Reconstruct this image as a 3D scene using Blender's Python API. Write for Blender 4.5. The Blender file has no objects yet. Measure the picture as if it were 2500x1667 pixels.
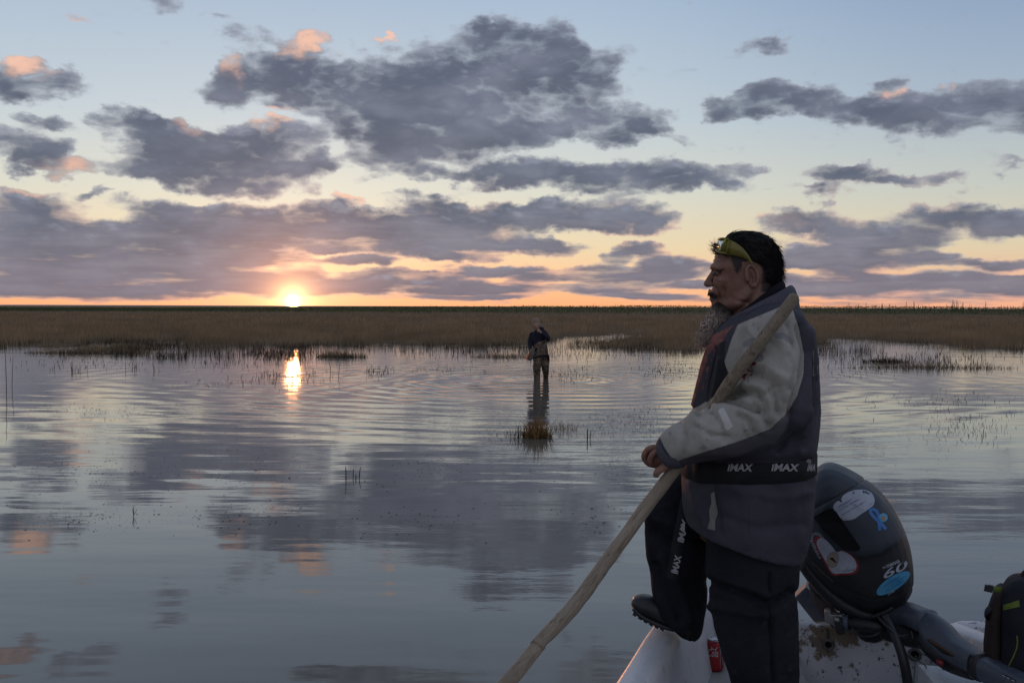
import bpy, bmesh, math, random
import numpy as np
from mathutils import Vector, Matrix, noise as mn
from mathutils.bvhtree import BVHTree

random.seed(7); rng = np.random.default_rng(7)
scene = bpy.context.scene
COL = scene.collection
PI = math.pi
R = math.radians

# ------------------------------------------------------------------ camera
CAM = Vector((0.0, 0.0, 1.95))
FPX = 2430.0                      # focal length in photograph pixels (2500 wide)
PITCH = math.atan(85.5 / FPX)
ROLL = R(0.23)
cam_data = bpy.data.cameras.new('camera')
cam_data.sensor_width = 36.0
cam_data.lens = 36.0 * FPX / 2500.0
cam_data.clip_start = 0.05
cam_data.clip_end = 30000.0
cam = bpy.data.objects.new('camera', cam_data)
COL.objects.link(cam)
CROT = (Matrix.Rotation(PI / 2 - PITCH, 4, 'X') @ Matrix.Rotation(ROLL, 4, 'Z')).to_3x3()
cam.matrix_world = Matrix.Translation(CAM) @ CROT.to_4x4()
scene.camera = cam
scene.render.resolution_x, scene.render.resolution_y = 1024, 682
scene.cycles.use_denoising = True
scene.cycles.max_bounces = 6
scene.cycles.glossy_bounces = 4
scene.cycles.transparent_max_bounces = 8
scene.cycles.sample_clamp_indirect = 4.0
scene.cycles.caustics_reflective = False
scene.cycles.caustics_refractive = False
scene.view_settings.view_transform = 'Standard'
scene.view_settings.look = 'None'
scene.view_settings.exposure = 0.20
scene.view_settings.gamma = 1.0

def ray(px, py):
    d = CROT @ Vector(((px - 1250.0) / FPX, (833.5 - py) / FPX, -1.0))
    return d.normalized()
def at(px, py, Y):                 # the point at depth Y seen at a photograph pixel
    d = ray(px, py); return CAM + d * (Y / d.y)
def on_z(px, py, z=0.0):           # the point at height z seen at a photograph pixel
    d = ray(px, py); return CAM + d * ((z - CAM.z) / d.z)

# ------------------------------------------------------------------ node helper
class G:
    """socket wrapper: arithmetic on G builds Math nodes"""
    def __init__(s, nt, sock): s.nt, s.s = nt, sock
    def _m(s, op, *a, clamp=False):
        n = s.nt.nodes.new('ShaderNodeMath'); n.operation = op; n.use_clamp = clamp
        for i, v in enumerate((s,) + a):
            if isinstance(v, G): s.nt.links.new(v.s, n.inputs[i])
            else: n.inputs[i].default_value = v
        return G(s.nt, n.outputs[0])
    def __add__(s, o): return s._m('ADD', o)
    __radd__ = __add__
    def __sub__(s, o): return s._m('SUBTRACT', o)
    def __rsub__(s, o): return (s * -1.0) + o
    def __mul__(s, o): return s._m('MULTIPLY', o)
    __rmul__ = __mul__
    def __truediv__(s, o): return s._m('DIVIDE', o)
    def pow(s, o): return s._m('POWER', o)
    def max(s, o): return s._m('MAXIMUM', o)
    def min(s, o): return s._m('MINIMUM', o)
    def abs(s): return s._m('ABSOLUTE')
    def sin(s): return s._m('SINE')
    def exp(s): return s._m('EXPONENT')
    def sat(s): return s._m('ADD', 0.0, clamp=True)
    def step(s, a, b):             # smoothstep a..b
        n = s.nt.nodes.new('ShaderNodeMapRange'); n.interpolation_type = 'SMOOTHSTEP'
        s.nt.links.new(s.s, n.inputs[0])
        n.inputs[1].default_value = a; n.inputs[2].default_value = b
        if a > b:
            n.inputs[1].default_value = b; n.inputs[2].default_value = a
            n.inputs[3].default_value = 1.0; n.inputs[4].default_value = 0.0
        return G(s.nt, n.outputs[0])
def setin(nt, sock, v):
    if isinstance(v, G): nt.links.new(v.s, sock)
    elif isinstance(v, (tuple, list)) and len(v) == 3 and sock.type == 'RGBA': sock.default_value = (*v, 1)
    else: sock.default_value = v
def vec(nt, x, y, z=0.0):
    n = nt.nodes.new('ShaderNodeCombineXYZ')
    for i, v in enumerate((x, y, z)): setin(nt, n.inputs[i], v)
    return G(nt, n.outputs[0])
def vmath(nt, op, *a):
    n = nt.nodes.new('ShaderNodeVectorMath'); n.operation = op
    for i, v in enumerate(a): setin(nt, n.inputs[i], v)
    return n
def sep(nt, v):
    n = nt.nodes.new('ShaderNodeSeparateXYZ'); nt.links.new(v.s, n.inputs[0])
    return [G(nt, o) for o in n.outputs]
def noise(nt, v, scale=1.0, detail=4.0, rough=0.5, dist=0.0, dims='3D', color=False):
    n = nt.nodes.new('ShaderNodeTexNoise'); n.noise_dimensions = dims
    nt.links.new(v.s, n.inputs['Vector'])
    n.inputs['Scale'].default_value = scale; n.inputs['Detail'].default_value = detail
    n.inputs['Roughness'].default_value = rough; n.inputs['Distortion'].default_value = dist
    return G(nt, n.outputs['Color' if color else 'Fac'])
def mixc(nt, f, a, b):
    n = nt.nodes.new('ShaderNodeMix'); n.data_type = 'RGBA'; n.clamp_factor = True
    setin(nt, n.inputs[0], f); setin(nt, n.inputs[6], a); setin(nt, n.inputs[7], b)
    return G(nt, n.outputs[2])
def addc(nt, f, a, b):
    n = nt.nodes.new('ShaderNodeMix'); n.data_type = 'RGBA'; n.blend_type = 'ADD'; n.clamp_factor = False
    setin(nt, n.inputs[0], f); setin(nt, n.inputs[6], a); setin(nt, n.inputs[7], b)
    return G(nt, n.outputs[2])
def ramp(nt, f, stops):
    n = nt.nodes.new('ShaderNodeValToRGB'); nt.links.new(f.s, n.inputs[0])
    e = n.color_ramp.elements
    while len(e) < len(stops): e.new(0.5)
    for el, (p, c) in zip(e, stops): el.position = p; el.color = (*c, 1)
    return G(nt, n.outputs[0])
def lin(*c):                       # sRGB 0-255 to linear
    return tuple(((v / 255) / 12.92 if v / 255 <= 0.04045 else ((v / 255 + 0.055) / 1.055) ** 2.4) for v in c)

# ------------------------------------------------------------------ sky
SUN_D = ray(715, 734); SUN_AZ = math.atan2(SUN_D.x, SUN_D.y); SUN_EL = math.asin(SUN_D.z)
world = bpy.data.worlds.new('World'); scene.world = world; world.use_nodes = True
world.cycles.sampling_method = 'MANUAL'; world.cycles.sample_map_resolution = 512
nt = world.node_tree; nt.nodes.clear()
tc = nt.nodes.new('ShaderNodeTexCoord')
DIR = G(nt, vmath(nt, 'NORMALIZE', G(nt, tc.outputs['Generated'])).outputs[0])
dx, dy, dz = sep(nt, DIR)
az = dx._m('ARCTAN2', dy); el = dz._m('ARCSINE')
ela = el.max(0.0)
# clear sky: elevation ramp toward the sunset side, a bluer and darker one away from it
west = ramp(nt, ela * (1 / R(40)), [
    (0.00, lin(248, 172, 122)), (0.035, lin(243, 192, 146)), (0.085, lin(226, 208, 172)), (0.16, lin(208, 210, 198)),
    (0.26, lin(187, 200, 208)), (0.42, lin(162, 182, 204)), (1.0, lin(138, 160, 190))])
right = ramp(nt, ela * (1 / R(40)), [
    (0.00, lin(240, 172, 138)), (0.035, lin(232, 184, 150)), (0.085, lin(214, 200, 170)), (0.16, lin(190, 195, 188)),
    (0.26, lin(163, 178, 193)), (0.42, lin(132, 155, 186)), (1.0, lin(124, 146, 180))])
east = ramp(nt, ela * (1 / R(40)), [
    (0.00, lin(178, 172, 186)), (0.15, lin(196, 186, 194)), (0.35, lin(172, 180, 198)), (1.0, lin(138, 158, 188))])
daz = (az - SUN_AZ).abs()
daz = daz.min((2 * PI) - daz)
clear = mixc(nt, daz.step(R(14), R(42)), west, right)
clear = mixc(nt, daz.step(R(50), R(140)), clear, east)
nish = nt.nodes.new('ShaderNodeTexSky'); nish.sky_type = 'NISHITA'; nish.sun_disc = False
nish.sun_elevation = max(SUN_EL, R(0.5)); nish.sun_rotation = SUN_AZ
clear = addc(nt, 0.010, clear, G(nt, nish.outputs[0]))
# sun and the bright air round it
cosang = G(nt, vmath(nt, 'DOT_PRODUCT', DIR, tuple(SUN_D)).outputs['Value'])
ang = cosang.min(1.0)._m('ARCCOSINE')
glow_wide = (ang * (-1 / R(6.0))).exp()
glow_mid = (ang * (-1 / R(1.5))).exp()
clear = addc(nt, glow_wide * 0.28, clear, (1.0, 0.76, 0.50))

CLOUDS = [  # cx, cy, rx, ry, weight (in units of a 2352-pixel-wide view of the western sky)
 (660,160,165,85,1),(850,225,210,110,1),(1050,195,190,120,1),(1250,170,220,85,1),(1140,65,95,50,.9),(1270,85,85,55,.9),
 (960,300,230,90,1),(1370,275,210,48,1),(1110,300,190,60,1),(520,190,75,50,.8),(1480,310,120,30,.8),(880,370,120,40,.6),
 (400,325,160,55,1),(580,335,170,70,1),(480,390,270,45,1),(700,390,100,40,.9),(300,285,80,40,.9),(650,430,150,25,.6),
 (70,192,100,48,1),(60,350,90,50,1),(120,285,80,22,.8),(150,390,90,18,.6),
 (90,478,145,50,1),(60,540,210,50,1),(420,488,130,45,1),(580,500,110,52,1),(480,540,260,42,1),(200,575,310,52,1),
 (250,620,380,42,1),(150,660,380,32,1),(450,605,180,32,1),(260,450,45,14,.7),(520,470,60,30,.8),
 (760,500,150,42,1),(900,525,300,48,1),(1150,500,250,45,1),(1350,500,220,45,1),(1000,468,115,28,.9),(900,565,250,26,.8),
 (1050,585,130,18,1),(1260,570,110,20,.8),(1480,520,110,30,.8),
 (1280,400,210,50,1),(1500,408,210,55,1),(1150,400,130,38,.9),(1000,400,85,24,.8),(1640,430,90,30,.8),(1700,385,45,32,.7),
 (700,620,60,20,1),(780,655,320,24,1),(1000,655,300,20,1),(500,665,320,24,1),(1400,632,220,25,1),(1550,610,100,32,1),
 (1300,665,300,16,.9),(1470,575,62,22,1),(1410,592,52,16,.8),(890,612,22,9,.9),(1170,620,140,14,.9),
 (1800,240,150,45,1),(1720,240,90,30,.7),(2050,255,210,58,1),(2250,255,210,72,1),(1750,112,70,30,.7),(2030,178,60,22,.7),
 (1950,398,140,35,1),(2130,410,120,25,.9),(1900,452,95,28,.8),(1820,440,80,14,.6),
 (1870,520,150,38,1),(2030,556,130,36,1),(1900,595,170,30,1),(2220,500,170,46,1),(2340,490,90,44,1),
 (2270,605,120,16,1),(2050,640,260,22,1),(2300,662,220,20,1),(1900,665,170,20,1),(2150,684,220,10,.8),(2080,600,120,16,.8),
 (600,590,120,22,1),(820,602,120,14,1),(560,640,210,22,1),(960,630,200,12,1),(650,560,90,18,.9),(420,570,120,24,1),(1020,545,140,24,.9),(740,575,60,12,.9),(1200,560,120,22,.9),
 (1250,640,100,13,1),(1600,657,90,11,1),(1750,642,110,13,1),(1500,682,130,9,1),(1950,622,80,12,1),(2200,642,120,12,1),(2350,640,70,12,1),(1700,690,170,7,1),(2050,696,210,6,1),(1380,612,70,12,.9),(1100,680,180,7,.9),(1660,610,60,16,.9),(2120,588,70,12,.8),(1800,612,90,12,.9),
 (350,8,90,34,.55),(520,50,50,18,.45),(195,40,35,14,.45),(2300,375,45,14,.6),
 (-60,-110,150,50,.9),(180,-150,120,40,.7),(1500,-160,260,60,.8),(2150,-200,260,70,.8),(760,-190,170,45,.7),
 (-260,300,220,60,1),(-330,540,260,60,1),(2620,280,200,60,1),(2650,560,220,50,1),(-300,60,160,50,.8),
]
def sky_ang(x, y):
    d = ray(x * 2500 / 2352, y * 2500 / 2352)
    return math.atan2(d.x, d.y), math.asin(d.z)
LIT = [  # cloud tops that still catch the sun
 (700,100,95,30,1),(530,155,45,32,1),(45,158,55,26,1),(450,295,50,22,.9),(585,275,60,28,1),(905,92,16,14,.8),(2040,205,60,22,.7),(2080,192,20,16,.9),
 (2210,195,40,16,.8),(1840,520,90,24,.8),(110,440,80,14,.8),(830,462,40,12,.8),(170,388,80,16,.8),(1950,385,60,14,.5),(2130,398,60,14,.5),
 (630,245,60,14,.6),(1290,392,90,18,.45),(195,40,35,16,.9),(700,610,60,14,.6),(530,560,120,16,.5),(930,440,90,14,.35),(1730,500,40,18,.7),(-30,-105,130,40,1)]
K = 1.22 / 2352 * 0.968
def field(p, blobs, tall=False):    # sum of soft ellipses, as a node group; H: height within the cloud, -1..1
    gt = bpy.data.node_groups.new('cloud_field', 'ShaderNodeTree')
    gt.interface.new_socket('P', in_out='INPUT', socket_type='NodeSocketVector')
    gt.interface.new_socket('F', in_out='OUTPUT', socket_type='NodeSocketFloat')
    if tall: gt.interface.new_socket('H', in_out='OUTPUT', socket_type='NodeSocketFloat')
    gi = gt.nodes.new('NodeGroupInput'); go = gt.nodes.new('NodeGroupOutput'); q = G(gt, gi.outputs[0])
    acc = None                         # one running sum of (f2 * dx, f2 * dy, f2), kept as a single chain
    for cx, cy, rx, ry, w in blobs:
        a, e = sky_ang(cx, cy)
        sx, sy = 1 / (rx * K), 1 / (ry * K)
        v = G(gt, vmath(gt, 'MULTIPLY_ADD', q, (sx, sy, 0), (-a * sx, -e * sy, 1)).outputs[0])
        d = G(gt, vmath(gt, 'DOT_PRODUCT', v, v).outputs['Value'])
        f = d._m('MULTIPLY_ADD', -w, 2 * w, clamp=True); f = f * f
        sc = vmath(gt, 'SCALE', v); gt.links.new(f.s, sc.inputs['Scale']); sc = G(gt, sc.outputs[0])
        acc = sc if acc is None else G(gt, vmath(gt, 'ADD', acc, sc).outputs[0])    # running sum first: keeps the shader stack short
    if acc is not None:
        cx_, cy_, cz_ = sep(gt, acc); gt.links.new(cz_.s, go.inputs[0])
        if tall: gt.links.new((cy_ / (cz_ + 0.15)).s, go.inputs[1])
    n = nt.nodes.new('ShaderNodeGroup'); n.node_tree = gt; nt.links.new(p.s, n.inputs[0])
    return (G(nt, n.outputs[0]), G(nt, n.outputs[1])) if tall else G(nt, n.outputs[0])
fade_low = el.step(R(0.2), R(6.0)) * 0.8 + 0.2
def n2(x, y, sc, det, ro=0.55): return noise(nt, vec(nt, x, y, 0.0), sc, det, ro, dims='2D')
elp = el * 1.7
# ragged cloud edges: two scales of domain warping, finer toward the horizon
wx = ((n2(az + 3.1, elp, 9.0, 1.0) - 0.5) * 0.080 + (n2(az, elp + 7.7, 34.0, 4.0, 0.58) - 0.5) * 0.034) * fade_low
wy = ((n2(az, elp + 4.9, 9.0, 1.0) - 0.5) * 0.034 + (n2(az + 9.3, elp, 30.0, 4.0, 0.58) - 0.5) * 0.027) * fade_low
Pw = vec(nt, az + wx, el + wy, 0.0)
n_big = n2(az + 1.7, elp + 2.2, 18.0, 5.0, 0.58)
vo = nt.nodes.new('ShaderNodeTexVoronoi'); vo.voronoi_dimensions = '2D'; vo.feature = 'F1'
nt.links.new(vec(nt, (az + wx * 0.6) * 1.0, (elp + wy * 0.6) * 1.25, 0.0).s, vo.inputs['Vector'])
vo.inputs['Scale'].default_value = 27.0; vo.inputs['Detail'].default_value = 1.5; vo.inputs['Roughness'].default_value = 0.55; vo.inputs['Lacunarity'].default_value = 2.3
puff = 0.42 - G(nt, vo.outputs['Distance'])        # rounded billows
n_low = n2(az * 8.0, el * 70.0, 1.0, 4.0, 0.6)
low = el.step(R(6.5), R(1.0))
dzc = dz.max(0.0) + 0.10
n_deck = noise(nt, vec(nt, dx / dzc, dy / dzc, 0.0), 1.15, 5.0, 0.58, dims='2D')
outside = ((az.abs()).step(R(31), R(40)) + el.step(R(19), R(24))).sat()
n_lit = n2(az, el * 1.5, 7.0, 1.0)
n_body = n2(az + 5.0, el * 2.2, 11.0, 2.0)
near_sun = (ang * (-1 / R(3.6))).exp()
detail = (n_big - 0.5) * 0.52 + 0.06 + puff * 0.52 * (1.0 - low * 0.7) + (n_low - 0.5) * (low * 1.7 + 0.25)
dens_o = (n_deck - 0.47) * 5.0 + 0.35
slotm = ((n_low - 0.5) * R(0.7) + el).step(R(0.55), R(0.22)) * (az.step(SUN_AZ - R(7), SUN_AZ + R(3)) * 0.50 + 0.15)
body = mixc(nt, (n_body * 0.9 + puff * 0.22 + 0.03).step(0.22, 0.80), lin(88, 96, 114), lin(122, 127, 144))
body = mixc(nt, (n_low.step(0.42, 0.75) * 0.40) * el.step(R(9), R(3)), body, lin(152, 150, 160))
body = mixc(nt, el.step(R(6), R(0.5)) * 0.5, body, lin(138, 128, 138))
# everything that does not depend on the cloud cell is worked out once
rim_sky = mixc(nt, 0.5, clear, lin(158, 162, 174))
pinkf = n_lit.step(0.42, 0.62) * el.step(R(9), R(1)) * 0.5
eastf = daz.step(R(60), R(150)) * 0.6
glow = addc(nt, (ang * (-1 / R(0.42))).exp() * 5.0, addc(nt, glow_mid * 1.15, (0, 0, 0), (1.0, 0.36, 0.11)), (1.0, 0.55, 0.17))
glow = addc(nt, ang.step(R(0.40), R(0.24)) * 5.0, glow, (1.0, 0.60, 0.19))
def cloud_group():                     # density, height, lit -> colour of the sky there
    gt = bpy.data.node_groups.new('cloud_colour', 'ShaderNodeTree')
    for nm, ty in (('dens', 'Float'), ('hgt', 'Float'), ('lit', 'Float'), ('puff', 'Float'), ('clear', 'Color'), ('rim_sky', 'Color'), ('body', 'Color'), ('pinkf', 'Float'), ('near', 'Float'), ('eastf', 'Float'), ('slot', 'Float'), ('glow', 'Color')):
        gt.interface.new_socket(nm, in_out='INPUT', socket_type='NodeSocket' + ty)
    gt.interface.new_socket('sky', in_out='OUTPUT', socket_type='NodeSocketColor')
    gi = gt.nodes.new('NodeGroupInput'); go = gt.nodes.new('NodeGroupOutput')
    I = {o.name: G(gt, o) for o in gi.outputs if o.name}
    dens, hgt, puff_ = I['dens'], I['hgt'], I['puff']
    c = mixc(gt, (hgt * 1.1 + puff_ * 0.9).step(0.05, 0.85) * 0.70, I['body'], lin(150, 156, 172))      # pale shoulders above,
    c = mixc(gt, (hgt * -1.3 + puff_ * 0.2).step(0.0, 0.7) * 0.45, c, lin(92, 94, 108))                  # heavier slate below
    core = dens.step(0.18, 0.86)
    c = mixc(gt, core, I['rim_sky'], c)
    rim = I['lit'] * dens.step(1.25, 0.45)
    c = mixc(gt, (rim * (1.0 + puff_ * 1.4)).step(0.01, 0.60) * 0.84, c, lin(250, 198, 170))
    c = mixc(gt, I['pinkf'] * (1.0 - core), c, lin(240, 166, 142))
    c = addc(gt, I['near'] * 0.22, c, (1.0, 0.42, 0.22))
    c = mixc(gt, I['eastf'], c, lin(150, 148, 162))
    c = mixc(gt, dens.step(0.08, 0.46) * 0.97, I['clear'], c)
    c = mixc(gt, I['slot'], c, I['clear'])
    c = addc(gt, 1.0, c, I['glow'])
    gt.links.new(c.s, go.inputs[0]); return gt
CG = cloud_group()
zero = nt.nodes.new('ShaderNodeValue'); zero.outputs[0].default_value = 0.0; zero = G(nt, zero.outputs[0])
CELL = [0]
def shade(blobs, lit):
    hgt = lt = zero
    if blobs is None: dens = dens_o
    else:
        CELL[0] += 1                   # a hair's shift keeps each cell's nodes apart, so that only its own branch is evaluated
        Pc = G(nt, vmath(nt, 'ADD', Pw, (CELL[0] * 1e-6, 0, 0)).outputs[0])
        f_, hgt = field(Pc, blobs, True)
        if lit:
            lt = field(Pc, lit); f_ = f_ + lt * 0.25
        dens = (1.0 - (f_ * -2.2).exp()) * 1.05 + detail
        dens = dens + (dens_o - dens) * outside
    n = nt.nodes.new('ShaderNodeGroup'); n.node_tree = CG
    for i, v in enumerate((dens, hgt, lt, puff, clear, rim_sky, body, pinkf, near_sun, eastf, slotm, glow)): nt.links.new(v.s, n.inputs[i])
    b = nt.nodes.new('ShaderNodeBackground'); nt.links.new(n.outputs[0], b.inputs[0]); b.inputs[1].default_value = 0.92
    return b.outputs[0]
def branch(fac, a, b):              # only the chosen side of a 0/1 shader mix is evaluated
    m = nt.nodes.new('ShaderNodeMixShader'); nt.links.new(fac.s, m.inputs[0])
    nt.links.new(a, m.inputs[1]); nt.links.new(b, m.inputs[2]); return m.outputs[0]
def near_cell(x0, x1, y0, y1, lst, mx=145, my=68):
    return [c for c in lst if c[0] + c[2] + mx > x0 and c[0] - c[2] - mx < x1 and c[1] + c[3] + my > y0 and c[1] - c[3] - my < y1]
XS = [-9999, 330, 720, 1100, 1500, 1900, 9999]; YS = [-9999, 330, 540, 9999]
rows = []
for j in range(3):
    cells = [shade(near_cell(XS[i], XS[i + 1], YS[j], YS[j + 1], CLOUDS), near_cell(XS[i], XS[i + 1], YS[j], YS[j + 1], LIT)) for i in range(6)]
    ge = [az._m('GREATER_THAN', sky_ang(XS[i], 600)[0]) for i in range(1, 6)]
    l = branch(ge[0], cells[0], branch(ge[1], cells[1], cells[2]))
    r_ = branch(ge[3], cells[3], branch(ge[4], cells[4], cells[5]))
    rows.append(branch(ge[2], l, r_))
g1 = el._m('GREATER_THAN', sky_ang(1176, YS[1])[1]); g2 = el._m('GREATER_THAN', sky_ang(1176, YS[2])[1])
inside = branch(g2, rows[2], branch(g1, rows[1], rows[0]))
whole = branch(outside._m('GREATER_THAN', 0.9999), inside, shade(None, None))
wo = nt.nodes.new('ShaderNodeOutputWorld'); nt.links.new(whole, wo.inputs[0])

sun_data = bpy.data.lights.new('sun', 'SUN'); sun_data.energy = 0.32; sun_data.angle = R(0.6); sun_data.color = (1.0, 0.36, 0.12)
sun = bpy.data.objects.new('sun', sun_data); COL.objects.link(sun)
sd = Vector((math.sin(SUN_AZ) * math.cos(R(1.4)), math.cos(SUN_AZ) * math.cos(R(1.4)), math.sin(R(1.4))))
sun.rotation_euler = sd.to_track_quat('Z', 'Y').to_euler(); sun.location = sd * 50 + Vector((0, 0, 5))

def pn(x, y, seed=0):               # vectorised 2-D gradient noise, about -0.7..0.7
    x = np.asarray(x, float); y = np.asarray(y, float)
    xi, yi = np.floor(x).astype(np.int64), np.floor(y).astype(np.int64); xf, yf = x - xi, y - yi
    def g(i, j, u, v):
        h = (i * 374761393 + j * 668265263 + seed * 974634777) & 0xffffffff
        h = ((h ^ (h >> 13)) * 1274126177) & 0xffffffff
        a = (h ^ (h >> 16)) % 4096 * (2 * PI / 4096)
        return np.cos(a) * u + np.sin(a) * v
    f = lambda t: t * t * t * (t * (t * 6 - 15) + 10)
    u, v = f(xf), f(yf)
    a = g(xi, yi, xf, yf) * (1 - u) + g(xi + 1, yi, xf - 1, yf) * u
    b = g(xi, yi + 1, xf, yf - 1) * (1 - u) + g(xi + 1, yi + 1, xf - 1, yf - 1) * u
    return a * (1 - v) + b * v
# ------------------------------------------------------------------ object helpers
def tag(o, label=None, cat=None, group=None, kind=None):
    if label: o['label'] = label
    if cat: o['category'] = cat
    if group: o['group'] = group
    if kind: o['kind'] = kind
    return o
def link(o, parent=None):
    COL.objects.link(o)
    if parent is not None: o.parent = parent
    return o
def empty(name, loc=(0, 0, 0), rz=0.0):
    o = bpy.data.objects.new(name, None); o.location = loc; o.rotation_euler = (0, 0, rz)
    o.empty_display_size = 0.1
    COL.objects.link(o); return o
def mesh_obj(name, verts, faces, mat=None, parent=None, smooth=True):
    me = bpy.data.meshes.new(name); me.from_pydata([tuple(v) for v in verts], [], faces); me.update()
    return from_mesh(name, me, mat, parent, smooth)
def from_mesh(name, me, mat=None, parent=None, smooth=True):
    o = bpy.data.objects.new(name, me)
    if mat is not None:
        me.materials.clear(); me.materials.append(mat)
    if smooth:
        me.polygons.foreach_set('use_smooth', np.ones(len(me.polygons), dtype=bool))
    return link(o, parent)
def fast_mesh(name, V, F, mat=None, parent=None, smooth=False):   # V (n,3), F (m,3 or 4) numpy
    me = bpy.data.meshes.new(name); n, k = F.shape
    me.vertices.add(len(V)); me.vertices.foreach_set('co', np.ascontiguousarray(V, dtype=np.float32).ravel())
    me.loops.add(n * k); me.loops.foreach_set('vertex_index', np.ascontiguousarray(F, dtype=np.int32).ravel())
    me.polygons.add(n); me.polygons.foreach_set('loop_start', np.arange(0, n * k, k, dtype=np.int32))
    me.update(calc_edges=True); me.validate()
    return from_mesh(name, me, mat, parent, smooth)

def material(name, base, rough=0.6, spec=0.4, metal=0.0, build=None, **kw):
    m = bpy.data.materials.new(name); m.use_nodes = True
    t = m.node_tree; b = t.nodes['Principled BSDF']
    b.inputs['Base Color'].default_value = (*base, 1); b.inputs['Roughness'].default_value = rough
    b.inputs['Specular IOR Level'].default_value = spec; b.inputs['Metallic'].default_value = metal
    for k, v in kw.items(): b.inputs[k.replace('_', ' ')].default_value = v
    if build: build(t, b)
    return m
def obj_coord(t):
    n = t.nodes.new('ShaderNodeTexCoord'); return G(t, n.outputs['Object'])
def pos_coord(t):
    n = t.nodes.new('ShaderNodeNewGeometry'); return G(t, n.outputs['Position'])
def bump(t, b, h, dist=0.01, strength=1.0):
    n = t.nodes.new('ShaderNodeBump'); n.inputs['Distance'].default_value = dist; n.inputs['Strength'].default_value = strength
    t.links.new(h.s, n.inputs['Height']); t.links.new(n.outputs[0], b.inputs['Normal'])
def mottled(name, c1, c2, scale=6.0, rough=0.6, spec=0.4, bscale=60.0, bdist=0.002, c3=None, detail=5.0, metal=0.0, stretch=(1, 1, 1)):
    """two-tone worn surface with fine relief, in object space"""
    def build(t, b):
        p = G(t, vmath(t, 'MULTIPLY', obj_coord(t), stretch).outputs[0])
        f = noise(t, p, scale, detail, 0.6).step(0.32, 0.68)
        c = mixc(t, f, c1, c2)
        if c3 is not None:
            c = mixc(t, noise(t, p, scale * 3.1, 6.0, 0.65).step(0.60, 0.70), c, c3)
        t.links.new(c.s, b.inputs['Base Color'])
        r = noise(t, p, scale * 2, 3.0) * 0.25 + (rough - 0.12)
        t.links.new(r.s, b.inputs['Roughness'])
        bump(t, b, noise(t, p, bscale, 4.0, 0.6), bdist)
    return material(name, c1, rough, spec, metal, build)
# ================================================================== SETTING
WADER = on_z(1318, 925)            # where the wading person stands
# ---- water
def water_nodes(t, b):
    p = pos_coord(t); x, y, z = sep(t, p)
    def rings(cx, cy, k, decay, r0, ph=0.0):
        ddx, ddy = x - cx, y - cy
        wob = noise(t, p, 0.35, 2.0) * 1.2
        r = (ddx * ddx + ddy * ddy)._m('SQRT')
        return ((r + wob) * k + ph).sin() * ((r * (-1 / decay)).exp()) * r.step(r0 * 0.3, r0)
    calm = noise(t, vec(t, x * 0.05, y * 0.10, 0.0), 1.0, 2.0).step(0.36, 0.62)
    swell = noise(t, vec(t, x * 0.55, y * 1.9, 1.0), 1.0, 2.0, 0.45)
    chop = noise(t, vec(t, x * 2.2, y * 7.0, 3.0), 1.0, 3.0, 0.5)
    ripple = noise(t, vec(t, x * 9.0, y * 26.0, 7.0), 1.0, 2.0, 0.5)
    near = y.step(14.0, 5.0)
    broad = noise(t, vec(t, x * 0.22, y * 0.75, 5.0), 1.0, 1.0, 0.4)
    h = swell * 0.0042 + broad * 0.011
    h = h + chop * (calm * 0.0009 + 0.0002)
    h = h + ripple * (calm * 0.00036 + y.step(12, 26) * 0.00022 + 0.00003)
    h = h + rings(WADER.x, WADER.y, 7.6, 5.2, 0.9) * 0.0095
    h = h + rings(WADER.x + 0.3, WADER.y + 0.5, 15.0, 2.4, 0.5, 1.0) * 0.0022
    h = h + rings(on_z(1655, 915).x, on_z(1655, 915).y, 11.0, 2.2, 0.5) * 0.0032
    h = h + rings(-5.2, 28.5, 7.0, 4.0, 0.8) * 0.0050
    bump(t, b, h, 1.0)
    t.links.new((y.step(12, 34) * 0.075 + 0.018).s, b.inputs['Roughness'])     # unresolved ripples farther out
    mud = noise(t, p, 0.22, 4.0).step(0.3, 0.7)
    t.links.new(mixc(t, mud, (0.125, 0.113, 0.094), (0.165, 0.149, 0.124)).s, b.inputs['Base Color'])
M_water = material('muddy_water', (0.06, 0.05, 0.04), 0.02, 0.5, build=water_nodes, IOR=1.36)
W = 9000.0
water = mesh_obj('water', [(-W, -400, 0), (W, -400, 0), (W, 2 * W, 0), (-W, 2 * W, 0)], [(0, 1, 2, 3)], M_water, smooth=False)
tag(water, kind='structure')

# ---- marsh ground
def sig(v): return 1 / (1 + np.exp(np.clip(-v, -50, 50)))
def shore(x):                       # depth at which the marsh begins
    s = 46 + 2.2 * np.sin(x * 0.11 + 0.6) + 1.6 * np.sin(x * 0.29 + 1.3) + 1.0 * np.sin(x * 0.73)
    s = s + 10.0 * np.exp(-((x - 19.5) / 3.6) ** 2) - 8.0 * sig((x - 22.5) / 0.8)      # inlet on the right
    return s + 3.0 * np.exp(-((x + 6) / 5.0) ** 2)
def ground_h(x, y):
    d = y - shore(x)
    n = pn(x * 0.16, y * 0.12, 1) + 0.8 * pn(x * 0.45, y * 0.30, 2) + 0.4 * pn(x * 1.3, y * 0.9, 12)
    h = -0.15 + 0.24 * sig(d / 3.4) + 0.15 * n
    h = h - np.where(d > 3, np.maximum(0, pn(x * 0.10 + 9, y * 0.05, 3) - 0.16) * 0.9 * np.clip(1 - (d - 3) / 50, 0, 1), 0)
    return h + np.clip((y - 75) * 0.004, 0, 0.16)
xs = np.concatenate([np.linspace(-900, -120, 14)[:-1], np.linspace(-120, -45, 40)[:-1], np.linspace(-45, 45, 200), np.linspace(45, 130, 46)[1:], np.linspace(130, 900, 14)[1:]])
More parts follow.
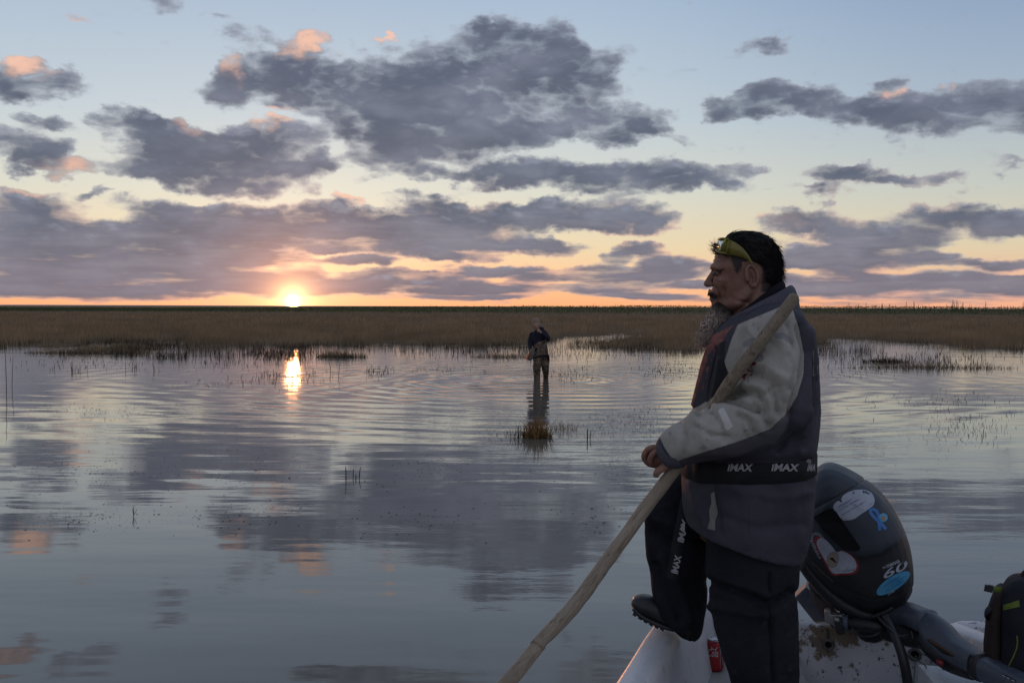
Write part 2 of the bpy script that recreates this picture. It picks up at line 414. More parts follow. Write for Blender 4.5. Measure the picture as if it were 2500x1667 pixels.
ys = np.concatenate([np.linspace(30, 90, 130), np.linspace(90, 220, 60)[1:], np.linspace(220, 700, 30)[1:], np.array([1200, 2500, 6000, 14000.0])])
GX, GY = np.meshgrid(xs, ys)
V = np.stack([GX, GY, np.where(GY < 400, ground_h(GX, GY), 0.26)], -1)
nx, ny = len(xs), len(ys)
idx = np.arange(nx * ny).reshape(ny, nx)
F = np.stack([idx[:-1, :-1], idx[:-1, 1:], idx[1:, 1:], idx[1:, :-1]], -1).reshape(-1, 4)
def ground_nodes(t, b):
    p = pos_coord(t); x, y, z = sep(t, p)
    f = noise(t, vec(t, x * 0.10, y * 0.05, 0.0), 1.0, 5.0, 0.6)
    g = noise(t, vec(t, x * 1.3, y * 0.5, 0.0), 1.0, 6.0, 0.7)
    c = mixc(t, f.step(0.35, 0.65), (0.16, 0.105, 0.058), (0.22, 0.15, 0.085))
    c = mixc(t, g.step(0.45, 0.75), c, (0.10, 0.07, 0.04))
    c = mixc(t, noise(t, vec(t, x * 0.012, y * 0.02, 3.0), 1.0, 3.0).step(0.5, 0.62) * y.step(110, 190), c, (0.11, 0.10, 0.05))
    c = mixc(t, z.step(0.04, -0.05), c, (0.028, 0.022, 0.015))
    t.links.new(c.s, b.inputs['Base Color'])
    bump(t, b, g, 0.25)
ground = fast_mesh('marsh_ground', V.reshape(-1, 3), F, material('marsh_soil', (0.1, 0.07, 0.04), 0.9, 0.15, build=ground_nodes), smooth=True)
tag(ground, kind='structure')

# ---- marsh grass: blades, two triangles each
def blades(name, X, Y, Z, H, Wd, lean, mat, label, cat, parent=None):
    n = len(X); a = rng.uniform(0, 2 * PI, n)
    bx, by = np.cos(a) * Wd / 2, np.sin(a) * Wd / 2
    la = rng.uniform(0, 2 * PI, n); lx, ly = np.cos(la) * lean * H, np.sin(la) * lean * H
    V = np.zeros((n, 5, 3))
    V[:, 0] = np.stack([X - bx, Y - by, Z], 1); V[:, 1] = np.stack([X + bx, Y + by, Z], 1)
    mx, my, mz = X + lx * 0.35, Y + ly * 0.35, Z + H * 0.6
    V[:, 2] = np.stack([mx + bx * 0.8, my + by * 0.8, mz], 1); V[:, 3] = np.stack([mx - bx * 0.8, my - by * 0.8, mz], 1)
    V[:, 4] = np.stack([X + lx, Y + ly, Z + H], 1)
    k = np.arange(n)[:, None] * 5
    T = np.concatenate([k + [0, 1, 2], k + [0, 2, 3], k + [3, 2, 4]], 0)
    o = fast_mesh(name, V.reshape(-1, 3), T, mat, parent)
    if label: tag(o, label, cat, kind='stuff')
    return o
def grass_nodes(c1, c2, c3):
    def build(t, b):
        p = pos_coord(t); x, y, z = sep(t, p)
        f = noise(t, vec(t, x * 0.22, y * 0.12, 0.0), 1.0, 5.0, 0.65)
        g = noise(t, vec(t, x * 7.0, y * 7.0, 0.0), 1.0, 1.0)
        c = mixc(t, f.step(0.35, 0.65), c1, c2)
        c = mixc(t, g.step(0.4, 0.7), c, c3)
        t.links.new(c.s, b.inputs['Base Color'])
        tr = t.nodes.new('ShaderNodeBsdfTranslucent'); t.links.new(c.s, tr.inputs[0])
        mx = t.nodes.new('ShaderNodeMixShader'); mx.inputs[0].default_value = 0.4
        out = t.nodes['Material Output']
        t.links.new(b.outputs[0], mx.inputs[1]); t.links.new(tr.outputs[0], mx.inputs[2]); t.links.new(mx.outputs[0], out.inputs[0])
    return build
M_grass = material('dry_sedge', (0.2, 0.12, 0.06), 0.8, 0.15, build=grass_nodes((0.20, 0.150, 0.090), (0.46, 0.335, 0.20), (0.25, 0.19, 0.118)))
M_reed = material('dark_rush', (0.06, 0.045, 0.03), 0.7, 0.2, build=grass_nodes((0.060, 0.042, 0.024), (0.085, 0.058, 0.032), (0.035, 0.028, 0.018)))
def scatter(n, y0, y1, power, test):
    out, c = [], 0
    while c < n:
        u = rng.random(60000)
        yy = (y0 ** (1 - power) + u * (y1 ** (1 - power) - y0 ** (1 - power))) ** (1 / (1 - power))
        xx = rng.uniform(-0.72, 0.78, 60000) * yy
        h = ground_h(xx, yy); k = test(xx, yy, h)
        out.append(np.stack([xx[k], yy[k], h[k]])); c += int(k.sum())
    return np.concatenate(out, 1)[:, :n]
def clumpy(x, y): return pn(x * 0.9, y * 0.7, 5) + 0.8 * pn(x * 0.28, y * 0.22, 6)
X, Y, Z = scatter(100000, 36, 85, 2.0, lambda x, y, h: (h > -0.055) & ((h > 0.01) | (clumpy(x, y) > 0.15)))
H = rng.uniform(0.20, 0.56, len(X)) * np.clip(1 + 1.1 * pn(X * 0.3, Y * 0.2, 7) + 0.8 * pn(X * 1.1, Y * 0.8, 17), .3, 2) * np.where(Z < 0.02, 0.6, 1)
blades('marsh_grass', X, Y, Z - 0.03, H, rng.uniform(0.012, 0.024, len(X)), rng.uniform(0, 0.35, len(X)), M_grass,
       'dry brown sedge growing thickly along the water edge', 'grass')
X, Y, Z = scatter(56000, 85, 235, 2.0, lambda x, y, h: h > -0.02)
H = rng.uniform(0.22, 0.50, len(X)) * (1 + 0.6 * pn(X * 0.06, Y * 0.03, 8))
blades('marsh_grass', X, Y, Z - 0.03, H, Y * 0.00042 * rng.uniform(0.6, 1.4, len(X)), rng.uniform(0, 0.35, len(X)), M_grass,
       'far brown sedge meadow reaching to the bushes', 'grass')
# sparse rushes standing in the shallows
X, Y, Z = scatter(11000, 28, 56, 1.01, lambda x, y, h: (h < -0.01) & (y > shore(x) - 15) & (clumpy(x, y) > 0.10 + 0.035 * (shore(x) - y)))
H = rng.uniform(0.06, 0.36, len(X)) - np.minimum(Z, 0)
blades('rushes', X, Y, Z, H, rng.uniform(0.010, 0.018, len(X)), rng.uniform(0, 0.3, len(X)), M_reed,
       'thin dark rushes scattered through the shallow water before the marsh', 'rushes')

# ---- willow belt along the horizon (one mass), taller to the right
M_willow = material('willow_leaf', (0.035, 0.05, 0.022), 0.8, 0.1, build=grass_nodes((0.075, 0.115, 0.045), (0.100, 0.130, 0.055), (0.055, 0.085, 0.034)))
n = 170000
Xb = rng.uniform(-210, 230, n); Yb = rng.uniform(236, 320, n)
prof = np.clip(0.5 + (Xb + 40) / 160, 0.10, 1.0)
bushn = 1.4 * pn(Xb * 0.11, Yb * 0.05, 9)
top = (0.80 + 1.30 * prof) * (1 + 0.16 * bushn + 0.10 * pn(Xb * 0.6, Yb * 0.2, 19))
Zb = 0.2 + rng.random(n) ** 0.8 * top
S = rng.uniform(0.05, 0.13, n)
V = np.zeros((n, 3, 3))
for k in range(3):
    V[:, k, 0] = Xb + rng.normal(0, 1, n) * S; V[:, k, 1] = Yb + rng.normal(0, 1, n) * S; V[:, k, 2] = Zb + rng.normal(0, 1, n) * S * 0.8
belt = fast_mesh('willow_belt', V.reshape(-1, 3), np.arange(3 * n).reshape(-1, 3), M_willow)
tag(belt, 'low green belt of willow scrub along the whole horizon', 'shrubs', kind='stuff')

# ---- spruces standing out of the scrub
M_spruce = material('spruce_needles', (0.012, 0.018, 0.010), 0.8, 0.1)
M_bark = mottled('spruce_bark', (0.05, 0.035, 0.025), (0.08, 0.06, 0.045), 3.0, 0.9, 0.1)
def spruce_mesh(seed, dense):
    r = random.Random(seed); v, f = [], []
    H = 1.0; z = 0.14
    while z < 0.97:
        rad = (1 - z) * 0.17 * dense + 0.015
        for k in range(6):
            a = r.uniform(0, 2 * PI); l = rad * r.uniform(0.5, 1.15); dz = -0.06 * r.uniform(0.4, 1.2)
            i = len(v); wv = 0.025
            v += [(0, 0, z + 0.02), (math.cos(a) * l * .6 - math.sin(a) * wv, math.sin(a) * l * .6 + math.cos(a) * wv, z + dz * .4),
                  (math.cos(a) * l, math.sin(a) * l, z + dz), (math.cos(a) * l * .6 + math.sin(a) * wv, math.sin(a) * l * .6 - math.cos(a) * wv, z + dz * .4)]
            f += [(i, i + 1, i + 2), (i, i + 2, i + 3)]
        z += r.uniform(0.035, 0.06)
    i = len(v); v += [(-.012, 0, .9), (.012, 0, .9), (0, 0, 1.0)]; f += [(i, i + 1, i + 2)]
    me = bpy.data.meshes.new('crown'); me.from_pydata(v, [], f); me.materials.append(M_spruce); return me
def trunk_mesh():
    v, f = [], []
    for z, r_ in ((0, .016), (.5, .010), (.98, .002)):
        for k in range(6): v.append((math.cos(k * PI / 3) * r_, math.sin(k * PI / 3) * r_, z))
    for j in range(2):
        for k in range(6): f.append((j * 6 + k, j * 6 + (k + 1) % 6, j * 6 + 6 + (k + 1) % 6, j * 6 + 6 + k))
    me = bpy.data.meshes.new('trunk'); me.from_pydata(v, [], f); me.materials.append(M_bark); return me
crowns = [spruce_mesh(i, d) for i, d in enumerate((1.0, 0.7, 0.45))]; tmesh = trunk_mesh()
sp = random.Random(3); spots = []
for i in range(46):
    spots.append((min(2498, max(2030, sp.gauss(sp.choice((2070, 2140, 2160, 2230, 2330, 2360, 2470)), 24))), sp.uniform(400, 520), sp.uniform(2.7, 3.4) + sp.random() ** 3 * 2.2))
for i in range(16):
    spots.append((sp.uniform(1430, 1720), sp.choice((480, 520)), sp.uniform(2.6, 3.6)))
for i in range(10):
    spots.append((sp.uniform(1000, 1420), 540, sp.uniform(2.3, 3.0)))
for px, Yd, hh in spots:
    p = at(px, 745, Yd)
    t_ = empty('spruce_tree', (p.x, Yd, 0.2), sp.uniform(0, 6)); t_.scale = (hh * .8, hh * .8, hh)
    right_ = px > 2000
    tag(t_, 'tiny dark spruce poking above the scrub on the right-hand skyline' if right_ else
        'tiny dark spruce poking above the scrub on the skyline left of the bearded person', 'tree',
        'spruces on the right skyline' if right_ else 'spruces on the middle skyline')
    link(bpy.data.objects.new('trunk', tmesh), t_); link(bpy.data.objects.new('crown', sp.choice(crowns)), t_)
# ================================================================== MODELLING HELPERS
class Frame:
    """local frame of a thing: u to the right across the view, v away from the viewer, w up"""
    def __init__(s, px, Y, z):
        p = at(px, 748, Y); s.o = Vector((p.x, Y, z)); s.th = math.atan2(p.x, Y)
        s.m = Matrix.Rotation(s.th, 3, 'Z'); s.mi = s.m.inverted(); s.c = s.m @ (CAM - s.o)
    def L(s, px, py, v=0.0):           # local point at offset v seen at a photograph pixel
        d = s.m @ ray(px, py); return s.c + d * ((v - s.c.y) / d.y)
    def root(s, name):
        return empty(name, s.o, -s.th)
    def px(s, V):                      # photograph pixels of local points
        Rm = np.array(CROT.transposed() @ s.mi); c = np.array(s.c)
        q = (np.asarray(V) - c) @ Rm.T
        return np.stack([1250 + FPX * q[:, 0] / -q[:, 2], 833.5 - FPX * q[:, 1] / -q[:, 2]], 1)
def superring(c, A, B, n=24, p=2.0):
    out = []
    for k in range(n):
        a = 2 * PI * k / n; ca, sa = math.cos(a), math.sin(a)
        out.append(c + A * (math.copysign(abs(ca) ** (2 / p), ca)) + B * (math.copysign(abs(sa) ** (2 / p), sa)))
    return out
def loft(rings, cap=True):
    n = len(rings[0]); v = [p for r in rings for p in r]; f = []
    for j in range(len(rings) - 1):
        for k in range(n):
            f.append((j * n + k, j * n + (k + 1) % n, (j + 1) * n + (k + 1) % n, (j + 1) * n + k))
    if cap:
        f.append(tuple(reversed(range(n)))); f.append(tuple(range((len(rings) - 1) * n, len(rings) * n)))
    return v, f
def cr(pts, m):                        # Catmull-Rom through rows of numbers
    P = [np.array(p, float) for p in pts]; out = []
    for i in range(len(P) - 1):
        a, b, c, d = P[max(i - 1, 0)], P[i], P[i + 1], P[min(i + 2, len(P) - 1)]
        for k in range(m):
            t = k / m
            out.append(0.5 * (2 * b + (c - a) * t + (2 * a - 5 * b + 4 * c - d) * t * t + (3 * b - a - 3 * c + d) * t ** 3))
    out.append(P[-1]); return out
def tube(pts, n=16, m=4, p=2.0, ref=(0, 1, 0), rnd=True):
    """pts rows: x, y, z, radius in the view plane, radius along ref"""
    S = cr(pts, m) if m > 1 else [np.array(q, float) for q in pts]; rings = []; ref = Vector(ref)
    for i, s in enumerate(S):
        t = Vector(S[min(i + 1, len(S) - 1)][:3] - S[max(i - 1, 0)][:3]).normalized()
        side = (ref - t * ref.dot(t)).normalized(); nrm = t.cross(side).normalized()
        c = Vector(s[:3]); ra, rb = s[3], s[4]
        if rnd and i == 0:
            rings.append(superring(c - t * min(ra, rb) * 0.62, nrm * ra * 0.45, side * rb * 0.45, n, p)); rings.append(superring(c - t * min(ra, rb) * 0.36, nrm * ra * 0.8, side * rb * 0.8, n, p))
        rings.append(superring(c, nrm * ra, side * rb, n, p))
        if rnd and i == len(S) - 1:
            rings.append(superring(c + t * min(ra, rb) * 0.36, nrm * ra * 0.8, side * rb * 0.8, n, p)); rings.append(superring(c + t * min(ra, rb) * 0.62, nrm * ra * 0.45, side * rb * 0.45, n, p))
    return loft(rings)
def rows(fr, lst, n=32, p=2.2, m=3):
    """lst rows: left px, left py, right px, right py, v centre, v half"""
    rings = []
    for s in cr(lst, m):
        l, r = fr.L(s[0], s[1], s[4]), fr.L(s[2], s[3], s[4])
        rings.append(superring((l + r) / 2, (r - l) / 2, Vector((0, s[5], 0)), n, p))
    return loft(rings)
def ell(c, rx, ry, rz, rot=None, n=16):
    rings = []
    for j in range(1, n // 2):
        a = PI * j / (n // 2); rings.append([Vector((math.sin(a) * math.cos(2 * PI * k / n) * rx, math.sin(a) * math.sin(2 * PI * k / n) * ry, -math.cos(a) * rz)) for k in range(n)])
    v, f = loft(rings)
    if rot is not None: v = [rot @ q for q in v]
    return [q + Vector(c) for q in v], f
def box(c, sx, sy, sz, rot=None):
    v = [Vector((x * sx / 2, y * sy / 2, z * sz / 2)) for z in (-1, 1) for y in (-1, 1) for x in (-1, 1)]
    if rot is not None: v = [rot @ q for q in v]
    return [q + Vector(c) for q in v], [(0, 2, 3, 1), (4, 5, 7, 6), (0, 1, 5, 4), (2, 6, 7, 3), (0, 4, 6, 2), (1, 3, 7, 5)]
def merge(parts):
    v, f = [], []
    for a, b in parts:
        o = len(v); v += list(a); f += [tuple(i + o for i in q) for q in b]
    return v, f
def remesh(parts, voxel, smooth=4, name='m'):
    v, f = merge(parts)
    me = bpy.data.meshes.new(name); me.from_pydata([tuple(q) for q in v], [], f); me.update()
    bm = bmesh.new(); bm.from_mesh(me); bmesh.ops.triangulate(bm, faces=[q for q in bm.faces if len(q.verts) > 4]); bm.to_mesh(me); bm.free()
    o = bpy.data.objects.new(name, me); COL.objects.link(o)
    r = o.modifiers.new('r', 'REMESH'); r.mode = 'VOXEL'; r.voxel_size = voxel
    if smooth:
        s = o.modifiers.new('s', 'SMOOTH'); s.factor = 0.5; s.iterations = smooth
    dg = bpy.context.evaluated_depsgraph_get(); dg.update()
    out = bpy.data.meshes.new_from_object(o.evaluated_get(dg))
    bpy.data.objects.remove(o); return out
def get_co(me):
    a = np.empty(len(me.vertices) * 3, np.float32); me.vertices.foreach_get('co', a); return a.reshape(-1, 3).astype(float)
def get_no(me):
    a = np.empty(len(me.vertices) * 3, np.float32); me.vertices.foreach_get('normal', a); return a.reshape(-1, 3).astype(float)
def set_co(me, V):
    me.vertices.foreach_set('co', np.ascontiguousarray(V, np.float32).ravel()); me.update()
def attr(me, name, val):
    a = me.attributes.new(name, 'FLOAT', 'POINT'); a.data.foreach_set('value', np.ascontiguousarray(val, np.float32))
def seg_dist(P, poly, closed=False):
    d = np.full(len(P), 1e9); q = [np.array(p, float) for p in poly]
    if closed: q = q + [q[0]]
    for a, b in zip(q[:-1], q[1:]):
        ab = b - a; t = np.clip(((P - a) @ ab) / max(ab @ ab, 1e-9), 0, 1)
        d = np.minimum(d, np.linalg.norm(P - a - t[:, None] * ab, axis=1))
    return d
def poly_sd(P, poly):                  # signed distance, positive inside
    d = seg_dist(P, poly, True); ins = np.zeros(len(P), bool); q = [np.array(p, float) for p in poly]
    for a, b in zip(q, q[1:] + q[:1]):
        c = ((a[1] > P[:, 1]) != (b[1] > P[:, 1]))
        with np.errstate(divide='ignore', invalid='ignore'):
            ins ^= c & (P[:, 0] < (b[0] - a[0]) * (P[:, 1] - a[1]) / (b[1] - a[1] + 1e-12) + a[0])
    return np.where(ins, d, -d)
def folds(me, fr, lst, near_only=True):
    """cloth folds: polyline in photograph pixels, width in pixels, height in metres"""
    V, N = get_co(me), get_no(me); P = fr.px(V); D = np.zeros(len(V))
    side = 1 / (1 + np.exp((N[:, 1] - 0.15) * 14)) if near_only else 1
    for poly, w, h in lst:
        D += (2.3 if h < 0 else 1.8) * h * np.exp(-(seg_dist(P, poly) / w) ** 2) * side
    set_co(me, V + N * D[:, None])
def crumple(me, amp, sc, seed=0, stretch=(1, 1)):
    V, N = get_co(me), get_no(me)
    a = pn((V[:, 0] + V[:, 1] * 0.6) * sc * stretch[0] + 3, (V[:, 2] + V[:, 1] * 0.3) * sc * stretch[1], seed)
    b = pn((V[:, 0] - V[:, 1] * 0.8) * sc * 2.3 * stretch[0], (V[:, 2] - V[:, 1] * 0.5) * sc * 2.3 * stretch[1] + 9, seed + 1)
    r = 0.5 - np.abs(a) * 1.6
    set_co(me, V + N * ((r * 0.7 + b * 0.6) * amp)[:, None])
def bvh_of(me):
    return BVHTree.FromPolygons([v.co.copy() for v in me.vertices], [tuple(p.vertices) for p in me.polygons])
def project(fr, bvh, pxs, lift):       # photograph pixels laid onto a surface, a little proud of it
    out = []; last = None
    for x, y in pxs:
        d = (fr.m @ ray(x, y)).normalized(); h = bvh.ray_cast(fr.c, d)
        if h[0] is None: h = (last if last is not None else fr.L(x, y, 0), None)
        last = h[0]; out.append(h[0] - d * lift)
    return out
def tess_poly(poly, step=6.0):         # polygon filled with a grid-like triangulation in 2-D
    bm = bmesh.new(); pts = []
    for a, b in zip(poly, poly[1:] + poly[:1]):
        n = max(1, int(math.dist(a, b) / step))
        for k in range(n): pts.append((a[0] + (b[0] - a[0]) * k / n, a[1] + (b[1] - a[1]) * k / n))
    vs = [bm.verts.new((x, y, 0)) for x, y in pts]; bm.faces.new(vs)
    bmesh.ops.triangulate(bm, faces=bm.faces[:], ngon_method='BEAUTY')
    for _ in range(2):
        lng = [e for e in bm.edges if e.calc_length() > step * 1.8]
        if lng: bmesh.ops.subdivide_edges(bm, edges=lng, cuts=1); bmesh.ops.triangulate(bm, faces=bm.faces[:])
    bm.verts.ensure_lookup_table(); bm.verts.index_update()
    out = [(v.co.x, v.co.y) for v in bm.verts], [tuple(v.index for v in f.verts) for f in bm.faces]
    bm.free(); return out
def sticker(name, fr, bvh, poly, mat, parent, lift=0.0015, step=8.0):
    p, f = tess_poly(poly, step); v = project(fr, bvh, p, lift)
    return mesh_obj(name, v, f, mat, parent)
def text_2d(s, outline=0.0):
    cu = bpy.data.curves.new('t', 'FONT'); cu.body = s; cu.align_x = 'CENTER'; cu.align_y = 'CENTER'; cu.offset = outline
    cu.resolution_u = 3; cu.fill_mode = 'FRONT'
    o = bpy.data.objects.new('t', cu); COL.objects.link(o); dg = bpy.context.evaluated_depsgraph_get(); dg.update()
    me = bpy.data.meshes.new_from_object(o.evaluated_get(dg)); bpy.data.objects.remove(o)
    v = [(a.co.x, a.co.y) for a in me.vertices]; f = [tuple(p.vertices) for p in me.polygons]
    w = max(a for a, _ in v) - min(a for a, _ in v); h = max(b for _, b in v) - min(b for _, b in v)
    return [(a / w, b / h) for a, b in v], f
def lettering(name, s, fr, bvh, c, ax, ay, mat, parent, lift=0.0025, outline=0.02):
    """text centred at pixel c; ax, ay: full width and full height vectors in pixels (ay points up the letters)"""
    v, f = text_2d(s, outline)
    p = [(c[0] + ax[0] * a + ay[0] * b, c[1] + ax[1] * a + ay[1] * b) for a, b in v]
    return mesh_obj(name, project(fr, bvh, p, lift), f, mat, parent, smooth=False)
def swirl(c, r, turns=2.2, w=0.22):    # spiral mark as a thin strip polygon in pixels
    a, b = [], []
    for k in range(26):
        t = k / 25; an = t * turns * 2 * PI; rr = r * (0.15 + 0.85 * t)
        a.append((c[0] + math.cos(an) * rr * 1.15, c[1] + math.sin(an) * rr)); rr2 = rr - r * w
        b.append((c[0] + math.cos(an) * rr2 * 1.15, c[1] + math.sin(an) * rr2))
    v = a + b; f = [(k, k + 1, 26 + k + 1, 26 + k) for k in range(25)]
    return v, f
def hair_strands(name, roots, dirs, length, rad, mat, parent, curl=0.0, grav=0.0, segs=6, seed=0):
    """tapering three-sided strands as one mesh (numpy)"""
    r = np.random.default_rng(seed); n = len(roots); P = np.array(roots, float); D = np.array(dirs, float)
    D /= np.linalg.norm(D, axis=1)[:, None] + 1e-9; Lg = np.asarray(length, float) * np.ones(n)
    ph = r.uniform(0, 6.28, n); fr_ = r.uniform(0.6, 1.4, n); V = np.zeros((n, segs + 1, 3, 3))
    s1 = np.cross(D, [0.31, 0.77, 0.55]); s1 /= np.linalg.norm(s1, axis=1)[:, None] + 1e-9; s2 = np.cross(D, s1)
    p = P.copy(); d = D.copy()
    for k in range(segs + 1):
        t = k / segs; w = rad * (1 - 0.85 * t)
        for j in range(3):
            a = 2 * PI * j / 3; V[:, k, j] = p + (s1 * math.cos(a) + s2 * math.sin(a)) * w
        ang_ = ph + t * 5.5 * fr_
        d = d + (s1 * np.cos(ang_)[:, None] + s2 * np.sin(ang_)[:, None]) * curl + np.array([0, 0, -grav])
        d /= np.linalg.norm(d, axis=1)[:, None]
        p = p + d * (Lg / segs)[:, None]
    V = V.reshape(n, -1, 3); F = []
    for k in range(segs):
        for j in range(3):
            a, b = k * 3 + j, k * 3 + (j + 1) % 3; F += [(a, b, b + 3), (a, b + 3, a + 3)]
    F = np.array(F); F = (np.arange(n)[:, None, None] * V.shape[1] + F[None]).reshape(-1, 3)
    return fast_mesh(name, V.reshape(-1, 3), F, mat, parent, True)

# ================================================================== MATERIALS OF THE PEOPLE
def zone(t, name, soft=0.6):
    a = t.nodes.new('ShaderNodeAttribute'); a.attribute_name = name
    return G(t, a.outputs['Fac']).step(-soft, soft)
def skin_nodes(t, b):
    p = obj_coord(t)
    c = mixc(t, noise(t, p, 22.0, 4.0).step(0.35, 0.7), (0.30, 0.165, 0.115), (0.235, 0.118, 0.080))
    c = mixc(t, noise(t, p, 90.0, 3.0).step(0.62, 0.75), c, (0.17, 0.085, 0.06))
    nz = noise(t, p, 160.0, 4.0, 0.7)
    def soft(nm, a, b_):
        n_ = t.nodes.new('ShaderNodeAttribute'); n_.attribute_name = nm
        return (G(t, n_.outputs['Fac']) + (nz - 0.5) * 14.0).step(a, b_)
    c = mixc(t, soft('z_short', -2.0, 7.0) * 0.93, c, (0.014, 0.012, 0.011))
    c = mixc(t, soft('z_jaw', -2.0, 14.0) * 0.70, c, (0.035, 0.026, 0.022))
    t.links.new(c.s, b.inputs['Base Color']); bump(t, b, noise(t, p, 260.0, 3.0), 0.0012)
M_skin = material('weathered_skin', (0.27, 0.14, 0.1), 0.48, 0.4, build=skin_nodes)
M_skin.node_tree.nodes['Principled BSDF'].inputs['Subsurface Weight'].default_value = 0.0
def jacket_nodes(t, b):
    p = obj_coord(t)
    dark = mixc(t, noise(t, p, 5.0, 4.0).step(0.3, 0.7), (0.044, 0.044, 0.058), (0.066, 0.064, 0.080))
    lightc = mixc(t, noise(t, p, 7.0, 5.0, 0.62).step(0.36, 0.66), (0.45, 0.435, 0.385), (0.34, 0.325, 0.28))
    lightc = mixc(t, noise(t, p, 17.0, 6.0, 0.7).step(0.56, 0.72), lightc, (0.22, 0.205, 0.17))
    lightc = mixc(t, noise(t, p, 60.0, 4.0, 0.7).step(0.66, 0.74), lightc, (0.13, 0.12, 0.10))
    c = mixc(t, zone(t, 'z_light'), dark, lightc)
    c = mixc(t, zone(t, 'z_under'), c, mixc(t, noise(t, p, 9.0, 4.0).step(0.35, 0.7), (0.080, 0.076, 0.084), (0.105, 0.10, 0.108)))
    c = mixc(t, zone(t, 'z_band'), c, (0.27, 0.27, 0.27))
    c = mixc(t, zone(t, 'z_patch'), c, (0.60, 0.59, 0.55))
    c = mixc(t, zone(t, 'z_seam', 0.9), c, mixc(t, 0.5, c, (0.03, 0.03, 0.03)))
    c = mixc(t, zone(t, 'z_lining'), c, mixc(t, noise(t, p, 40.0, 4.0).step(0.35, 0.65), (0.30, 0.105, 0.082), (0.17, 0.062, 0.052)))
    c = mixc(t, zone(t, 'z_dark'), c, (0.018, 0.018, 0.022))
    t.links.new(c.s, b.inputs['Base Color'])
    x, y, z = sep(t, p)
    weave = (x * 1500.0).sin() * (z * 1500.0).sin()
    rg = (noise(t, p, 9.0, 3.0, 0.55) - 0.5).abs() * -3.0 + (noise(t, G(t, vmath(t, 'MULTIPLY', p, (1, 1, .5)).outputs[0]), 19.0, 3.0, 0.55) - 0.5).abs() * -1.6
    bump(t, b, noise(t, p, 34.0, 5.0, 0.6) * 0.5 + rg * 0.35 + weave * 0.02, 0.006)
M_jacket = material('jacket_fabric', (0.06, 0.06, 0.07), 0.72, 0.3, build=jacket_nodes)
M_collar = mottled('collar_fabric', (0.075, 0.075, 0.095), (0.105, 0.102, 0.124), 9.0, 0.75, 0.25, 120.0, 0.003)
M_fleece = mottled('dark_fleece', (0.014, 0.014, 0.018), (0.024, 0.024, 0.03), 14.0, 0.9, 0.1, 160.0, 0.004)
M_trousers = mottled('navy_trousers', (0.009, 0.010, 0.014), (0.018, 0.018, 0.024), 6.0, 0.8, 0.2, 40.0, 0.006, (0.028, 0.026, 0.026))
M_black = mottled('black_webbing', (0.010, 0.010, 0.011), (0.017, 0.017, 0.019), 20.0, 0.7, 0.3, 300.0, 0.002)
M_print = mottled('worn_white_print', (0.42, 0.42, 0.42), (0.30, 0.30, 0.31), 60.0, 0.7, 0.3, 200.0, 0.001)
M_redprint = mottled('faded_red_print', (0.24, 0.035, 0.04), (0.16, 0.03, 0.035), 60.0, 0.7, 0.3, 200.0, 0.001)
M_hair = mottled('dark_hair', (0.008, 0.007, 0.007), (0.016, 0.014, 0.013), 60.0, 0.6, 0.22, 300.0, 0.001)
def beard_nodes(t, b):
    x, y, z = sep(t, obj_coord(t))
    f = (z + (noise(t, obj_coord(t), 30.0, 3.0) - 0.5) * 0.05 + x * 0.45)
    c = mixc(t, f.step(1.572, 1.500), (0.028, 0.022, 0.018), (0.80, 0.67, 0.57))
    c = mixc(t, noise(t, obj_coord(t), 160.0, 2.0).step(0.46, 0.56), c, mixc(t, 0.75, c, (0.07, 0.052, 0.042)))
    t.links.new(c.s, b.inputs['Base Color'])
M_beard = material('grey_beard', (0.2, 0.16, 0.13), 0.6, 0.35, build=beard_nodes)
M_rubber = mottled('black_rubber', (0.014, 0.015, 0.018), (0.024, 0.025, 0.029), 12.0, 0.38, 0.5, 90.0, 0.001)
M_eye = material('eye_white', (0.16, 0.13, 0.12), 0.1, 0.6)
M_iris = material('dark_iris', (0.012, 0.008, 0.006), 0.08, 0.6)
M_lens = material('yellow_lens', (0.62, 0.55, 0.10), 0.12, 0.5, Transmission_Weight=0.75, IOR=1.15)
M_gframe = material('olive_frame', (0.21, 0.185, 0.04), 0.3, 0.4)

# ================================================================== THE BEARDED PERSON
MAN = Frame(1800, 3.24, 0.37); L = MAN.L
def lp(px, py, v, ra, rb=None): q = L(px, py, v); return (q.x, q.y, q.z, ra, ra if rb is None else rb)
def foot_on(fr, z): return z - fr.o.z
# ---- body: head, neck, trunk, arms, legs and the gripping hand grown into one surface
body = []; EARS = []
body.append(rows(MAN, [  # skull and face
 (1792,572,1846,573,0,.030),(1772,582,1872,584,0,.055),(1757,598,1888,600,0,.068),(1747,618,1897,620,0,.075),(1740,638,1900,640,0,.078),
 (1736,654,1900,656,0,.079),(1746,668,1898,668,0,.078),(1749,685,1894,684,0,.076),(1747,700,1888,698,0,.073),(1744,716,1880,712,0,.068),
 (1745,730,1866,726,0,.060),(1750,744,1845,742,0,.050),(1764,754,1830,756,0,.034)], 28, 2.15))
body.append(tube([lp(1846,690,0,.068,.064), lp(1846,735,0,.080,.074), lp(1850,765,0,.088,.080), lp(1868,830,0,.095,.090)], 20))
body.append(tube([lp(1746,662,0,.012,.010), lp(1738,674,0,.0125,.0115), lp(1730,688,0,.0130,.0135)], 12, rnd=True))       # nose
body.append(ell(L(1728,692.5,0), .0150, .0155, .0130))
